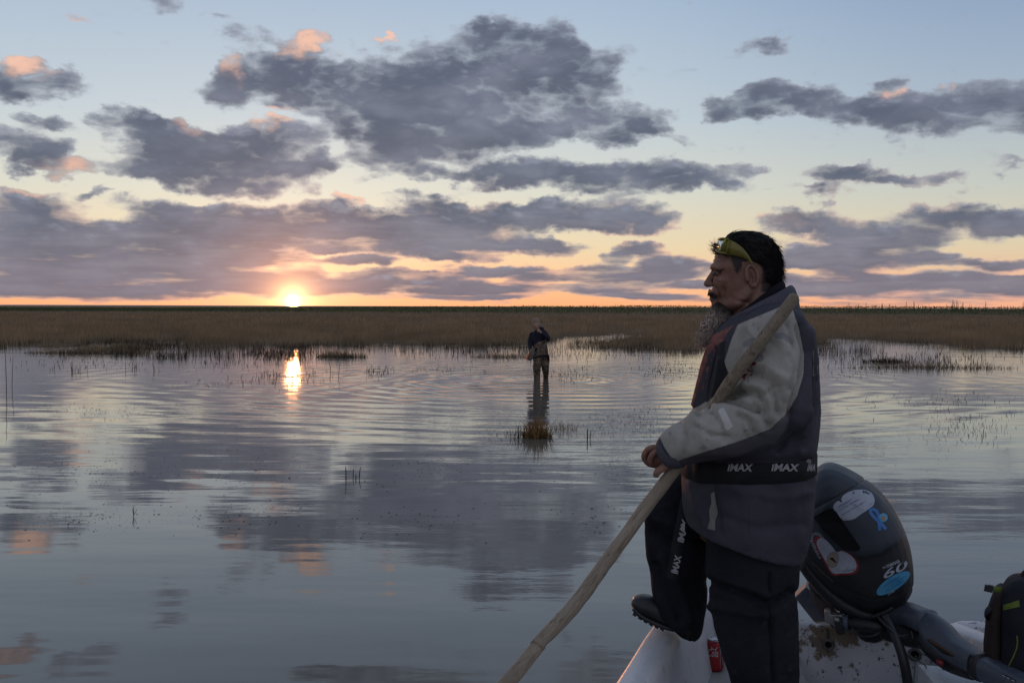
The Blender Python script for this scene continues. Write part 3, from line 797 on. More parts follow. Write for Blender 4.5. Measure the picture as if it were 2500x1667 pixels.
for s in (-1, 1):
    body.append(ell(L(1739,695,s*.011), .011, .009, .0085))                                                      # nostril wings
    body.append(ell(L(1766,688,s*.046), .034, .022, .030))                                                      # cheeks
    body.append(ell(L(1757,706,s*.036), .026, .022, .026))
    body.append(tube([lp(1758,744,0,.020), lp(1790,742,s*.040,.026), lp(1820,724,s*.055,.026), lp(1834,700,s*.060,.020)], 12))   # jaw
    body.append(tube([lp(1740,654,s*.008,.009), lp(1741,651,s*.032,.011), lp(1756,655,s*.060,.009)], 10))       # brow
    e = L(1834, 676, s * .084); rot = Matrix.Rotation(R(-10), 3, 'Y') @ Matrix.Rotation(s * R(-16), 3, 'Z')
    ears = [ell(e, .016, .0045, .031, rot)]
    ear = []                                                                                                    # rolled rim of the ear
    for k in range(13):
        a = R(-100) + k / 12 * R(300); ear.append((e + rot @ Vector((.0180 * math.cos(a) + .001, s * .007, .036 * math.sin(a) * (1.0 if math.sin(a) > 0 else .82)))))
    ears.append(tube([(q.x, q.y, q.z, .0046, .0046) for q in ear], 8, 2))
    ears.append(tube([(q.x, q.y, q.z, .0034, .0034) for q in [e + rot @ Vector((.006 * math.cos(a), s * .006, .020 * math.sin(a))) for a in (R(-60), R(0), R(60), R(110))]], 8, 2))
    ears.append(ell(e + rot @ Vector((.003, s * .004, -.030)), .009, .006, .009)); ears.append(ell(e + rot @ Vector((-.013, s * .004, -.006)), .005, .005, .008))
    EARS.append(remesh(ears, .0022, 2))
body.append(ell(L(1740,713,0), .0155, .028, .010)); body.append(ell(L(1740,730,0), .0140, .024, .0075))            # lips
body.append(ell(L(1752,742,0), .022, .026, .018))
# trunk and limbs, inside the clothes
body.append(rows(MAN, [(1800,800,1930,780,0,.14),(1770,900,1950,890,0,.16),(1750,1040,1950,1040,0,.16),(1750,1180,1940,1180,0,.17),(1770,1290,1930,1290,0,.17)], 24))
body.append(tube([lp(1885,830,-.20,.055), lp(1890,930,-.26,.05), lp(1880,1030,-.29,.045), lp(1760,1070,-.27,.04), lp(1650,1104,-.235,.028,.030)], 14))
body.append(tube([lp(1880,830,.20,.055), lp(1880,940,.25,.05), lp(1870,1030,.25,.045), lp(1780,1060,.20,.04), lp(1700,1090,.12,.03)], 14))
body.append(tube([lp(1840,1280,-.09,.09), lp(1845,1480,-.11,.07), lp(1865,1680,-.11,.055), lp(1885,1860,-.11,.045)], 14))
body.append(tube([lp(1800,1270,.10,.085), lp(1665,1270,.13,.07), lp(1640,1300,.13,.065), lp(1655,1400,.13,.055), lp(1675,1500,.12,.045)], 14))
# left hand on the pole: palm, four bent fingers of unequal length, thumb along the shaft
HV = -.205
body.append(tube([lp(1648,1104,HV-.02,.027,.032), lp(1626,1110,HV,.033,.036), lp(1606,1114,HV+.012,.028,.040)], 14))
def finger(pts, r0, r1):
    n = len(pts); return tube([lp(a, b, c, r0 + (r1 - r0) * i / (n - 1)) for i, (a, b, c) in enumerate(pts)], 10, 3)
body.append(finger([(1614,1098,HV-.034),(1594,1108,HV-.040),(1587,1125,HV-.032),(1596,1134,HV-.014),(1612,1134,HV+.006)], .0104, .0088))   # index
body.append(finger([(1608,1091,HV-.008),(1583,1096,HV-.010),(1572,1114,HV-.006),(1584,1132,HV+.006),(1604,1137,HV+.024)], .0108, .0092))   # middle
body.append(finger([(1608,1092,HV+.014),(1583,1096,HV+.014),(1573,1113,HV+.016),(1584,1129,HV+.026),(1600,1133,HV+.040)], .0112, .0090))   # ring
body.append(finger([(1610,1094,HV+.034),(1588,1097,HV+.036),(1580,1110,HV+.037),(1590,1122,HV+.044)], .0100, .0082))                      # little
body.append(finger([(1640,1122,HV-.036),(1622,1140,HV-.046),(1606,1150,HV-.050),(1601,1160,HV-.048)], .0145, .0108))                      # thumb
# right hand, resting against the far side of the belly
body.append(tube([lp(1704,1088,.13,.026,.030), lp(1690,1094,.115,.030,.036), lp(1676,1100,.10,.026,.036)], 12))
for k_ in range(4): body.append(finger([(1682,1092,.075+.020*k_),(1668,1102,.072+.020*k_),(1668,1116,.076+.020*k_),(1680,1122,.080+.020*k_)], .0098, .0084))
body.append(finger([(1694,1106,.09),(1684,1120,.07),(1676,1128,.06)], .0125, .0100))
bm_body = remesh(body, 0.0034, 4, 'body')
bmj = bmesh.new(); bmj.from_mesh(bm_body)
for em_ in EARS: bmj.from_mesh(em_)    # the finer ears join the same skin
bmj.to_mesh(bm_body); bmj.free()
V, N = get_co(bm_body), get_no(bm_body)
def press(V, c, rad, depth, axis):     # dent or bulge round a point
    d = np.linalg.norm((V - np.array(c)) / np.array(rad), axis=1); return V + np.array(axis) * (depth * np.exp(-d * d))[:, None]
for s in (-1, 1):
    V = press(V, L(1745, 666, s * .040), (.020, .024, .010), .0070, (1, -s * .35, 0))            # eye sockets
    V = press(V, L(1834, 678, s * .090), (.008, .02, .012), .006, (0, -s, 0))
    V = press(V, L(1752, 712, s * .045), (.012, .02, .018), .003, (1, -s * .6, 0))                 # fold beside the nose
    V = press(V, L(1790, 716, s * .075), (.03, .03, .02), .005, (0, -s, 0))
V = press(V, L(1733, 721, 0), (.016, .04, .0035), .008, (1, 0, 0))                               # mouth
hm = V[:, 2] > L(1800, 800, 0).z
E = np.empty(len(bm_body.edges) * 2, np.int32); bm_body.edges.foreach_get('vertices', E); E = E.reshape(-1, 2)
deg = np.zeros(len(V)); np.add.at(deg, E[:, 0], 1); np.add.at(deg, E[:, 1], 1)
earm = np.abs(V[:, 1]) > .0785
for _ in range(7):                     # soften the face, keep the ears
    acc = np.zeros_like(V); np.add.at(acc, E[:, 0], V[E[:, 1]]); np.add.at(acc, E[:, 1], V[E[:, 0]])
    V = np.where((hm & ~earm)[:, None], V * .5 + .5 * acc / deg[:, None], V)
set_co(bm_body, V)
folds(bm_body, MAN, [([(1741,699),(1751,708),(1757,722),(1756,730)], 2.6, -.0030), ([(1744,671),(1752,673),(1758,671)], 1.8, -.0018), ([(1758,664),(1768,659)], 1.6, -.0016), ([(1758,667),(1769,670)], 1.6, -.0016),
 ([(1766,700),(1771,714),(1768,730)], 3.0, -.0020), ([(1741,632),(1766,629)], 1.8, -.0014), ([(1739,641),(1768,639)], 1.8, -.0014), ([(1744,676),(1756,684),(1770,686)], 4.0, .0018), ([(1790,730),(1812,738),(1830,740)], 5.0, -.0025)])
person = from_mesh('person', bm_body, M_skin)
person.location = MAN.o; person.rotation_euler = (0, 0, -MAN.th)
tag(person, 'bearded person in grey and navy parka, one boot raised on the gunwale, holding a pole', 'person')
def lid_shell(c, s, lo, hi, r):
    ax = Vector((-.90, s * .44, 0)); up = Vector((0, 0, 1)); sd_ = ax.cross(up); v, f = [], []
    for j in range(7):
        e = R(lo + (hi - lo) * j / 6)
        for k in range(13):
            h = R(-100 + 200 * k / 12); taper = math.cos(h * .82)
            e2 = e if abs(lo) > 60 or abs(hi) > 60 else e
            q = (ax * math.cos(h) + sd_ * math.sin(h)) * math.cos(e2 * 1.0) + up * math.sin(e2); v.append(c + q * r)
    for j in range(6):
        for k in range(12): f.append((j * 13 + k, j * 13 + k + 1, (j + 1) * 13 + k + 1, (j + 1) * 13 + k))
    return v, f
for s in (-1, 1):
    c = L(1751.5, 666, s * .034)
    eye = mesh_obj('eye', *ell(c, .0110, .0110, .0110, n=20), M_eye, person)
    mesh_obj('iris', *ell(c + Vector((-.0058, s * .0052, 0)), .0058, .0060, .0060, n=14), M_iris, eye)
    mesh_obj('eyelid', *merge([lid_shell(c, s, 7, 88, .0124), lid_shell(c, s, -88, -11, .0122)]), M_skin, person)

# ---- jacket
jk = [rows(MAN, [  # torso
 (1842,742,1936,735,0,.13),(1800,765,1954,757,0,.19),(1752,800,1977,800,0,.225),(1728,850,1992,850,0,.235),(1710,920,2001,920,0,.235),
 (1692,1000,2003,1000,0,.230),(1678,1060,2000,1060,0,.228),(1668,1128,1992,1128,0,.225),(1664,1190,1987,1210,0,.228),(1668,1235,1982,1290,0,.230),
 (1676,1264,1960,1366,0,.228)], 40, 2.3)]
jk.append(tube([lp(1892,792,-.185,.095,.085), lp(1896,850,-.215,.100,.080), lp(1896,930,-.255,.092,.078), lp(1884,1000,-.275,.093,.080),
  lp(1838,1035,-.280,.088,.082), lp(1775,1052,-.270,.086,.080), lp(1705,1072,-.255,.078,.074), lp(1640,1098,-.238,.062,.060)], 24, 4))
jk.append(tube([lp(1880,800,.18,.09,.08), lp(1885,930,.25,.085,.08), lp(1870,1010,.26,.085,.08), lp(1790,1050,.22,.075,.07), lp(1715,1075,.15,.06,.06)], 20, 4))
jmesh = remesh(jk, 0.0075, 5, 'jacket')
folds(jmesh, MAN, [
 ([(1786,952),(1800,940),(1832,938),(1868,948)], 11, .011), ([(1772,972),(1800,980),(1840,1000),(1850,1002)], 6, -.013), ([(1795,962),(1830,958),(1862,966)], 6, -.006),
 ([(1884,946),(1896,975),(1898,1005)], 7, -.010), ([(1868,960),(1880,990),(1880,1020)], 8, .008), ([(1838,985),(1866,1012),(1882,1046)], 7, -.008),
 ([(1730,995),(1760,1040),(1768,1075)], 8, -.005), ([(1690,1010),(1715,1050),(1720,1090)], 9, .005), ([(1660,1030),(1672,1070),(1668,1110)], 7, -.006),
 ([(1830,880),(1870,890),(1915,925)], 12, .008), ([(1815,905),(1850,915),(1900,945)], 7, -.007), ([(1905,830),(1930,880),(1940,940)], 10, .007),
 ([(1950,800),(1968,860),(1960,920),(1930,1010)], 9, -.013), ([(1975,810),(1985,880),(1975,960),(1955,1060)], 10, .008), ([(1990,930),(1985,1010),(1965,1090)], 7, -.008),
 ([(1940,1010),(1930,1060),(1900,1098)], 9, -.008), ([(1968,1000),(1955,1060),(1948,1100)], 8, .006),
 ([(1745,850),(1725,930),(1705,1010)], 6, -.009), ([(1735,850),(1716,920),(1698,990)], 4, .008), ([(1762,880),(1752,940),(1742,985)], 7, .007),
 ([(1875,1165),(1905,1210),(1895,1290)], 16, -.004), ([(1955,1160),(1935,1230),(1955,1330)], 14, .004), ([(1790,1170),(1835,1230),(1820,1320)], 18, .004),
 ([(1740,1180),(1752,1250),(1760,1300)], 8, -.004), ([(1690,1180),(1700,1240),(1730,1290)], 8, .004),
 ([(1668,1130),(1820,1133),(1990,1130)], 16, -.007),
 ([(1800,1010),(1830,1030),(1842,1060)], 5, -.006), ([(1812,1000),(1845,1022),(1858,1052)], 6, .005), ([(1700,1040),(1735,1062),(1780,1066)], 5, -.005), ([(1850,965),(1868,985),(1872,1008)], 4, -.006),
 ([(1900,760),(1925,800),(1938,850)], 5, -.005), ([(1830,800),(1850,830),(1870,850)], 8, .005), ([(1905,955),(1915,985),(1905,1015)], 5, -.006), ([(1925,870),(1940,905),(1932,950)], 6, -.006),
 ([(1770,1185),(1900,1215),(1975,1200)], 11, .004), ([(1760,1260),(1850,1290),(1960,1280)], 12, -.003)])
crumple(jmesh, .0060, 5.5, 3, (1.2, .8)); crumple(jmesh, .0012, 20.0, 5)
P = MAN.px(get_co(jmesh))
light = [(1930,738),(1800,792),(1786,826),(1767,885),(1779,910),(1752,960),(1708,990),(1672,1005),(1645,1034),(1606,1058),(1622,1092),(1647,1129),(1700,1110),(1805,1077),(1882,1046),(1922,1008),(1946,966),(1962,912),(1963,866),(1950,800)]
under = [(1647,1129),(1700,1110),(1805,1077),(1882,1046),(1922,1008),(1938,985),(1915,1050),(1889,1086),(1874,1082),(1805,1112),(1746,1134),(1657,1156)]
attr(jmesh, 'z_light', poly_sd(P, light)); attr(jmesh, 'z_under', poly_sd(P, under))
attr(jmesh, 'z_band', np.maximum(poly_sd(P, [(1812,836),(1840,822),(1846,828),(1850,840),(1815,848)]), poly_sd(P, [(1893,812),(1915,812),(1938,832),(1938,846),(1915,828),(1888,824)])))
attr(jmesh, 'z_patch', poly_sd(P, [(1752,1000),(1766,994),(1790,1040),(1774,1052)]))
sd = np.minimum.reduce([seg_dist(P, light, True), seg_dist(P, [(1800,796),(1786,826),(1767,885)])])
attr(jmesh, 'z_seam', 1.6 - np.minimum.reduce([sd, seg_dist(P, [(1755,805),(1742,900),(1730,985)]), seg_dist(P, [(1826,1166),(1828,1300)]), seg_dist(P, [(1680,1258),(1780,1334),(1958,1360)])]))
attr(jmesh, 'z_lining', np.maximum.reduce([poly_sd(P, [(1738,818),(1766,806),(1796,790),(1776,812),(1762,838),(1748,842),(1728,866),(1709,930),(1689,1000),(1680,1000),(1702,915),(1718,852)]), 2.2 - seg_dist(P, [(1748,850),(1728,900),(1712,960)])]))
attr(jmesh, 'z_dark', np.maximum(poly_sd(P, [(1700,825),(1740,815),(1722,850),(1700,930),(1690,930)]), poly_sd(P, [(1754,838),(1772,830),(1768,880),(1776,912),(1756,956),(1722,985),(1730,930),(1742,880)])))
jacket = from_mesh('jacket', jmesh, M_jacket, person)
jbvh = bvh_of(jmesh)
def band_ring(lst, n=40, p=2.3, m=2):  # open-ended thick band round the neck or waist
    rings = []
    for s in cr(lst, m):
        l, r = L(s[0], s[1], s[4]), L(s[2], s[3], s[4]); rings.append(superring((l + r) / 2, (r - l) / 2, Vector((0, s[5], 0)), n, p))
    return loft(rings, cap=False)
cv, cf = band_ring([(1766,826,1953,752,0,.158),(1764,806,1948,728,0,.148),(1770,786,1941,706,0,.136),(1783,774,1931,696,0,.124),(1796,778,1920,706,0,.112),(1806,800,1908,740,0,.100)])
o = mesh_obj('collar', cv, cf, M_collar, person); crumple(o.data, .003, 14.0, 8)
cv, cf = band_ring([(1800,806,1920,730,0,.108),(1794,782,1918,702,0,.106),(1800,764,1913,687,0,.098),(1812,764,1900,690,0,.086),(1820,790,1890,730,0,.078)])
o = mesh_obj('inner_collar', cv, cf, M_fleece, person); crumple(o.data, .003, 18.0, 9)
# cuff, elastic, at the end of the sleeve
cuff = tube([lp(1650,1095,-.240,.062,.060), lp(1636,1101,-.237,.058,.056), lp(1624,1106,-.230,.047,.048)], 24, 3, rnd=False)
o = mesh_obj('cuff', *cuff, M_collar, person); crumple(o.data, .0025, 40.0, 4)
# ---- belt and hanging strap, printed
belt_rings = []
for (py0, off) in ((1104, .000), (1106, .004), (1150, .004), (1152, .000)):
    ring_ = []
    l, r = L(1668, py0 + 2, 0), L(1992, py0, 0)
    base = superring((l + r) / 2, (r - l) / 2, Vector((0, .226, 0)), 56, 2.3); c = (l + r) / 2
    for q in base:
        d = (q - c); d.z = 0; d.normalize(); best = 0.0
        for dzz in (-.03, -.015, 0, .015, .03):
            zz = Vector((0, 0, L(1830, 1128, 0).z + dzz - q.z)); h = jbvh.ray_cast(q + zz + d * .045, -d)
            if h[0] is not None: best = max(best, (h[0] - c).xy.length)
        ring_.append(Vector((c.x, c.y, q.z)) + d * ((best or (q - c).xy.length) + off))
    for _ in range(1): ring_ = [(ring_[k - 1] + ring_[k] * 2 + ring_[(k + 1) % 56]) / 4 for k in range(56)]
    ring_ = [Vector((q.x, q.y, base[k].z)) for k, q in enumerate(ring_)]
    belt_rings.append(ring_)
bv, bf = loft(belt_rings, cap=False)
belt = mesh_obj('belt', [q + (Vector((q.x - .04, q.y, 0)).normalized() * .002) for q in bv], bf, M_black, person)
bbvh = bvh_of(belt.data)
mesh_obj('belt_loop', project(MAN, bbvh, [(1841,1098),(1868,1097),(1868,1160),(1841,1161)], .006), [(0, 1, 2, 3)], M_collar, belt, False)
for (x, wd, s_) in ((1806, 60, 'iMAX'), (1916, 66, 'iMAX'), (1981, 20, 'iMA')):
    lettering('lettering', s_, MAN, bbvh, (x, 1142 - (x - 1808) * .002), (wd, 1), (4, -18), M_print, belt, .0035, .035)
    v, f = swirl((x - wd * .34, 1126), 6.0); mesh_obj('swirl_mark', project(MAN, bbvh, v, .0035), f, M_print, belt, False)
strap_px = [(1697,1150),(1680,1200),(1668,1260),(1656,1320),(1646,1380),(1641,1412)]
sv, sf = [], []
for i, (x, y) in enumerate(strap_px):
    for dv in (0, .004):
        a, b = L(x - 14, y - 4, -.075 + dv + .012 * math.sin(i)), L(x + 14, y + 4, -.085 + dv + .012 * math.sin(i)); sv += [a, b]
for i in range(len(strap_px) - 1):
    k = i * 4; sf += [(k, k + 1, k + 5, k + 4), (k + 2, k + 6, k + 7, k + 3), (k, k + 4, k + 6, k + 2), (k + 1, k + 3, k + 7, k + 5)]
strap = mesh_obj('hanging_strap', sv, sf, M_black, person); sb = bvh_of(strap.data)
for (x, y, ln) in ((1682,1207,44), (1664,1296,56), (1648,1378,44)):
    lettering('lettering', 'iMAX', MAN, sb, (x + 4, y), (ln * .22, -ln), (-16, -4), M_print, strap, .003, .035)
    v, f = swirl((x - 6, y + ln * .36), 5.0); mesh_obj('swirl_mark', project(MAN, sb, v, .003), f, M_print, strap, False)
# printed marks on the sleeve and the back, the torn pocket edge
v, f = swirl((1853, 872), 12.0, 2.6, .12); mesh_obj('swirl_mark', project(MAN, jbvh, v, .002), f, M_collar, jacket, False)
lettering('sleeve_lettering', 'M', MAN, jbvh, (1830, 893), (12, -24), (-26, -8), M_redprint, jacket, .0025, .05)
lettering('sleeve_lettering', 'A', MAN, jbvh, (1820, 919), (12, -22), (-26, -8), M_redprint, jacket, .0025, .05)
def stroke(name, pts, w, mat, parent, fr=MAN, bvh=jbvh, lift=.002):
    v, f = [], []
    for i, (x, y) in enumerate(pts):
        a, b = pts[max(i - 1, 0)], pts[min(i + 1, len(pts) - 1)]; d = math.hypot(b[0] - a[0], b[1] - a[1]) or 1
        nx_, ny_ = -(b[1] - a[1]) / d * w / 2, (b[0] - a[0]) / d * w / 2; v += [(x + nx_, y + ny_), (x - nx_, y - ny_)]
        if i: f.append((2 * i - 2, 2 * i - 1, 2 * i + 1, 2 * i))
    return mesh_obj(name, project(fr, bvh, v, lift), f, mat, parent, False)
stroke('back_lettering', [(1986,855),(1987,885)], 1.6, M_print, jacket)
stroke('back_lettering', [(1990,914),(1985,918),(1986,890),(1996,914),(1996,892)], 1.5, M_print, jacket)
M_torn = mottled('torn_pocket_lining', (0.26, 0.25, 0.22), (0.17, 0.165, 0.15), 18.0, 0.8, 0.2, 60.0, .004)
sticker('pocket_lining', MAN, jbvh, [(1735,1205),(1744,1200),(1748,1228),(1753,1252),(1746,1270),(1746,1294),(1727,1290),(1733,1268),(1731,1245),(1737,1228)], M_torn, jacket, .005)
# ---- trousers
tr = [rows(MAN, [(1735,1230,1945,1240,-.02,.15),(1722,1300,1940,1310,-.045,.150),(1724,1345,1946,1352,-.065,.142),(1724,1382,1952,1390,-.088,.132),(1728,1408,1950,1412,-.10,.125),(1733,1453,1945,1453,-.11,.12),
  (1737,1483,1948,1490,-.11,.12),(1753,1557,1950,1560,-.11,.118),(1788,1667,1950,1667,-.11,.112),(1812,1790,1948,1790,-.11,.105),(1820,1870,1945,1880,-.11,.10)], 28, 2.2),
 rows(MAN, [(1640,1150,1800,1160,.10,.10),(1598,1195,1790,1190,.12,.105),(1578,1250,1752,1250,.125,.105),(1576,1300,1730,1300,.125,.105),(1579,1350,1727,1355,.125,.102),(1586,1400,1727,1412,.125,.10),
  (1593,1440,1724,1460,.12,.097),(1599,1462,1720,1500,.118,.095),(1606,1480,1716,1530,.116,.092),(1622,1503,1711,1548,.114,.086),(1652,1533,1705,1558,.112,.072)], 28, 2.2)]
tm = remesh(tr, 0.0075, 5, 'trousers')
folds(tm, MAN, [([(1735,1420),(1800,1445),(1870,1470),(1940,1450)], 9, -.010), ([(1740,1400),(1800,1425),(1870,1450)], 9, .008), ([(1880,1400),(1880,1445)], 4, -.008),
 ([(1930,1440),(1900,1475),(1850,1485)], 9, -.009), ([(1740,1480),(1800,1490),(1880,1500)], 10, .007), ([(1878,1490),(1884,1560),(1886,1667)], 5, -.008),
 ([(1830,1500),(1850,1580),(1870,1660)], 14, .007), ([(1600,1300),(1650,1330),(1710,1320)], 12, -.008), ([(1590,1260),(1660,1290),(1720,1280)], 10, .007), ([(1620,1360),(1660,1430),(1690,1510)], 12, .008),
 ([(1600,1380),(1630,1450),(1660,1510)], 10, -.008)])
crumple(tm, .008, 6.0, 21); crumple(tm, .003, 17.0, 22)
trousers = from_mesh('trousers', tm, M_trousers, person)
# ---- boots
def boot(pts, name='boot'):
    return mesh_obj(name, *tube(pts, 18, 4, 2.3), M_rubber, person)
bt = boot([lp(1553,1469,.120,.024,.036), lp(1568,1473,.120,.034,.046), lp(1596,1484,.118,.040,.050), lp(1630,1498,.115,.040,.046), lp(1655,1504,.11,.036,.044), lp(1672,1500,.11,.034,.040)])
sole = tube([lp(1549,1479,.120,.010,.038), lp(1568,1495,.120,.012,.049), lp(1596,1509,.118,.012,.052), lp(1626,1522,.116,.011,.048), lp(1650,1530,.113,.009,.042)], 16, 4, 3.0)
lug = [sole]
for k in range(6):
    t_ = k / 5; c = L(1553 + 66 * t_, 1490 + 34 * t_ + 3 * math.sin(t_ * 3), .118); lug.append(box(c, .014, .088, .012, Matrix.Rotation(R(28), 3, 'Y')))
mesh_obj('sole', *merge(lug), M_rubber, bt, False)
b2 = boot([lp(1780,1905,-.11,.030,.042), lp(1810,1900,-.11,.042,.050), lp(1860,1890,-.11,.052,.050), lp(1895,1850,-.11,.060,.058), lp(1895,1780,-.11,.062,.060)])

# ---- hair, beard, brow
bb = bvh_of(bm_body)
hair_poly = [(1776,590),(1778,622),(1788,648),(1794,668),(1803,672),(1812,656),(1828,642),(1848,640),(1858,660),(1857,690),(1856,712),(1880,722),(1912,705),(1914,650),(1902,598),(1872,568),(1820,556),(1775,572),(1742,604),(1740,622)]
crown_poly = [(1742,622),(1776,622),(1800,606),(1838,640),(1862,650),(1870,690),(1912,700),(1914,650),(1902,598),(1872,568),(1820,556),(1775,572)]
Vb, Nb = get_co(bm_body), get_no(bm_body); Pb = MAN.px(Vb)
headz = Vb[:, 2] > L(1800, 735, 0).z
ear_zone = (np.abs(Vb[:, 1]) > .077) & (np.abs(Pb[:, 0] - 1835) < 22) & (Pb[:, 1] > 640)
attr(bm_body, 'z_short', np.where(headz & ~ear_zone, poly_sd(Pb, hair_poly), -30))
attr(bm_body, 'z_jaw', np.where(headz | (Vb[:, 2] > L(1800, 770, 0).z), poly_sd(Pb, [(1744,736),(1752,730),(1768,742),(1800,742),(1826,716),(1838,705),(1842,720),(1822,752),(1790,775),(1750,775)]), -30))
keep = (poly_sd(Pb, crown_poly) > 0) & headz & ~ear_zone
faces = [tuple(p.vertices) for p in bm_body.polygons if all(keep[i] for i in p.vertices)]
used = sorted({i for f in faces for i in f}); rmap = {a: i for i, a in enumerate(used)}
Vu, Nu = Vb[used], Nb[used]
thick = -.001 + .0105 * np.clip(poly_sd(Pb[used], crown_poly) / 12, 0, 1) ** .7
flow = pn(Vu[:, 2] * 85 + Vu[:, 0] * 18, Vu[:, 1] * 85, 3) + .6 * pn(Vu[:, 2] * 190 + Vu[:, 0] * 30, Vu[:, 1] * 190, 4)
thick = thick + .0040 * flow * (thick > .003)
hair = mesh_obj('hair', Vu + Nu * thick[:, None], [tuple(rmap[i] for i in f) for f in faces], M_hair, person)
def comb(N_, V_):                      # swept back over the skull, lying close
    D = np.tile(np.array([1.0, 0, -.30]), (len(N_), 1)); D = D - N_ * (D * N_).sum(1)[:, None]
    return D
pick = rng.integers(0, len(used), 4200); cp = poly_sd(Pb[used][pick], crown_poly) > 3; pick = pick[cp]
roots = Vu[pick] + Nu[pick] * (thick[pick][:, None] - .002); dirs = comb(Nu[pick], roots) + Nu[pick] * .07 + rng.normal(0, .07, (len(pick), 3))
hair_strands('hair_lock', roots, dirs, rng.uniform(.022, .050, len(pick)), .0010, M_hair, hair, .10, .10, 6, 1)
bk = (Vu[:, 0] > .085) & (Vu[:, 2] > L(1900, 690, 0).z); pick = rng.choice(np.where(bk)[0], 90).repeat(6)
hair_strands('curly_lock', Vu[pick] + Nu[pick] * .006 + rng.normal(0, .0015, (len(pick), 3)), Nu[pick] * .45 + (rng.normal(0, .40, (90, 3)).repeat(6, 0)) + rng.normal(0, .08, (len(pick), 3)) + np.array([.15, 0, -.45]), (rng.uniform(.018, .042, 90).repeat(6)), .0011, M_hair, hair, .42, .16, 8, 2)
fl = []; fd = []
for k in range(150):
    s = random.uniform(-.04, .045); q = L(random.uniform(1744, 1762), random.uniform(598, 622), s); fl.append(q); fd.append(Vector((-.7 + random.uniform(-.3, .5), random.uniform(-.2, .2), random.uniform(-.1, 1.0))))
hair_strands('fringe', fl, fd, rng.uniform(.012, .034, 150), .0008, M_hair, hair, .30, -.06, 7, 5)
bd = mesh_obj('beard', *rows(MAN, [(1744,740,1778,738,0,.030),(1740,748,1798,746,0,.048),(1731,762,1796,764,0,.052),(1719,778,1784,786,0,.045),(1710,795,1766,801,0,.034),(1709,808,1748,810,0,.021),(1715,816,1732,816,0,.007)], 20, 2.0), M_beard, person)
crumple(bd.data, .004, 50.0, 31, (1, .3))
bco, bno = get_co(bd.data), get_no(bd.data); me_ = bd.data; pts, nrm = [], []
polys = [p for p in me_.polygons if len(p.vertices) == 4]
for k in range(3600):
    p = random.choice(polys); a, b, c, d = [bco[i] for i in p.vertices]; s, t_ = random.random(), random.random()
    pts.append((a * (1 - s) + b * s) * (1 - t_) + (d * (1 - s) + c * s) * t_); nrm.append(np.array(p.normal))
pts, nrm = np.array(pts), np.array(nrm)
hair_strands('beard_strand', pts - nrm * .003, nrm * .22 + np.array([-.28, 0, -1.0]) + rng.normal(0, .26, pts.shape), rng.uniform(.012, .030, len(pts)) * (1 + 1.1 * np.clip((L(1720, 785, 0).z - pts[:, 2]) / .04, 0, 1)), .00110, M_beard, bd, .22, .05, 7, 6)
ms, md = [], []
for k in range(560):
    s = random.uniform(-.040, .040); ms.append(L(1729 + abs(s) * 420 + random.uniform(0, 4), 705 + abs(s) * 250 + random.uniform(0, 8), s)); md.append(Vector((-.25, s * 14, -1)))
hair_strands('moustache', ms, md, rng.uniform(.009, .017, len(ms)), .0010, M_beard, person, .1, .05, 5, 7)
es, ed = [], []
for sgn in (-1, 1):
    for k in range(110):
        t_ = random.random(); es.append(L(1737 + 20 * t_, 655 - 6 * t_ + 5 * t_ * t_ + random.uniform(-1.6, 1.6), sgn * (.018 + .042 * t_)) + Vector((-.006, sgn * -.002, 0))); ed.append(Vector((.4, sgn * .9, .25)))
for q in (0, 1): hair_strands('eyebrow', es[q * 110:q * 110 + 110], ed[q * 110:q * 110 + 110], rng.uniform(.007, .012, 110), .0009, M_hair, person, .05, 0, 4, 8)

# ---- safety glasses pushed up on the brow
gl = MAN.root('safety_glasses'); tag(gl, 'yellow wraparound safety glasses pushed up on the bearded person\'s brow', 'glasses')
def gstrip(cols, th):                  # columns: top px,py, bottom px,py, v_top, v_bottom
    S = cr(cols, 4); v, f = [], []
    for s in S:
        a, b = L(s[0], s[1], s[4]), L(s[2], s[3], s[5])
        out = Vector((-.25, s[4] * 10, 0)).normalized() * th; v += [a, b, a + out, b + out]
    for i in range(len(S) - 1):
        k = i * 4; f += [(k, k + 4, k + 5, k + 1), (k + 2, k + 3, k + 7, k + 6), (k, k + 2, k + 6, k + 4), (k + 1, k + 5, k + 7, k + 3)]
    k = (len(S) - 1) * 4; f += [(0, 1, 3, 2), (k, k + 2, k + 3, k + 1)]
    return v, f
mesh_obj('lens', *gstrip([(1780,586,1772,618,-.074,-.076),(1768,583,1758,616,-.062,-.064),(1758,584,1750,612,-.036,-.038),(1755,585,1746,609,0,0),(1758,584,1750,612,.036,.038),(1768,583,1758,616,.062,.064),(1780,586,1772,618,.074,.076)], .0022), M_lens, gl)
for s in (-1, 1):
    mesh_obj('temple_arm', *gstrip([(1779,585,1771,621,s*.0755,s*.0775),(1795,592,1792,624,s*.086,s*.086),(1814,606,1814,629,s*.092,s*.091),(1830,627,1828,637,s*.093,s*.092),(1839,645,1834,647,s*.091,s*.090)], .0030), M_gframe, gl)
    mesh_obj('hinge_rib', *gstrip([(1781,586,1776,619,s*.0785,s*.0795),(1786,588,1782,620,s*.081,s*.082)], .0032), M_lens, gl)
mesh_obj('brow_bar', *gstrip([(1780,583,1779,587,-.076,-.076),(1768,580,1767,584,-.064,-.064),(1757,581,1757,585,-.037,-.037),(1754,582,1754,586,0,0),(1757,581,1757,585,.037,.037),(1768,580,1767,584,.064,.064),(1780,583,1779,587,.076,.076)], .003), M_gframe, gl)
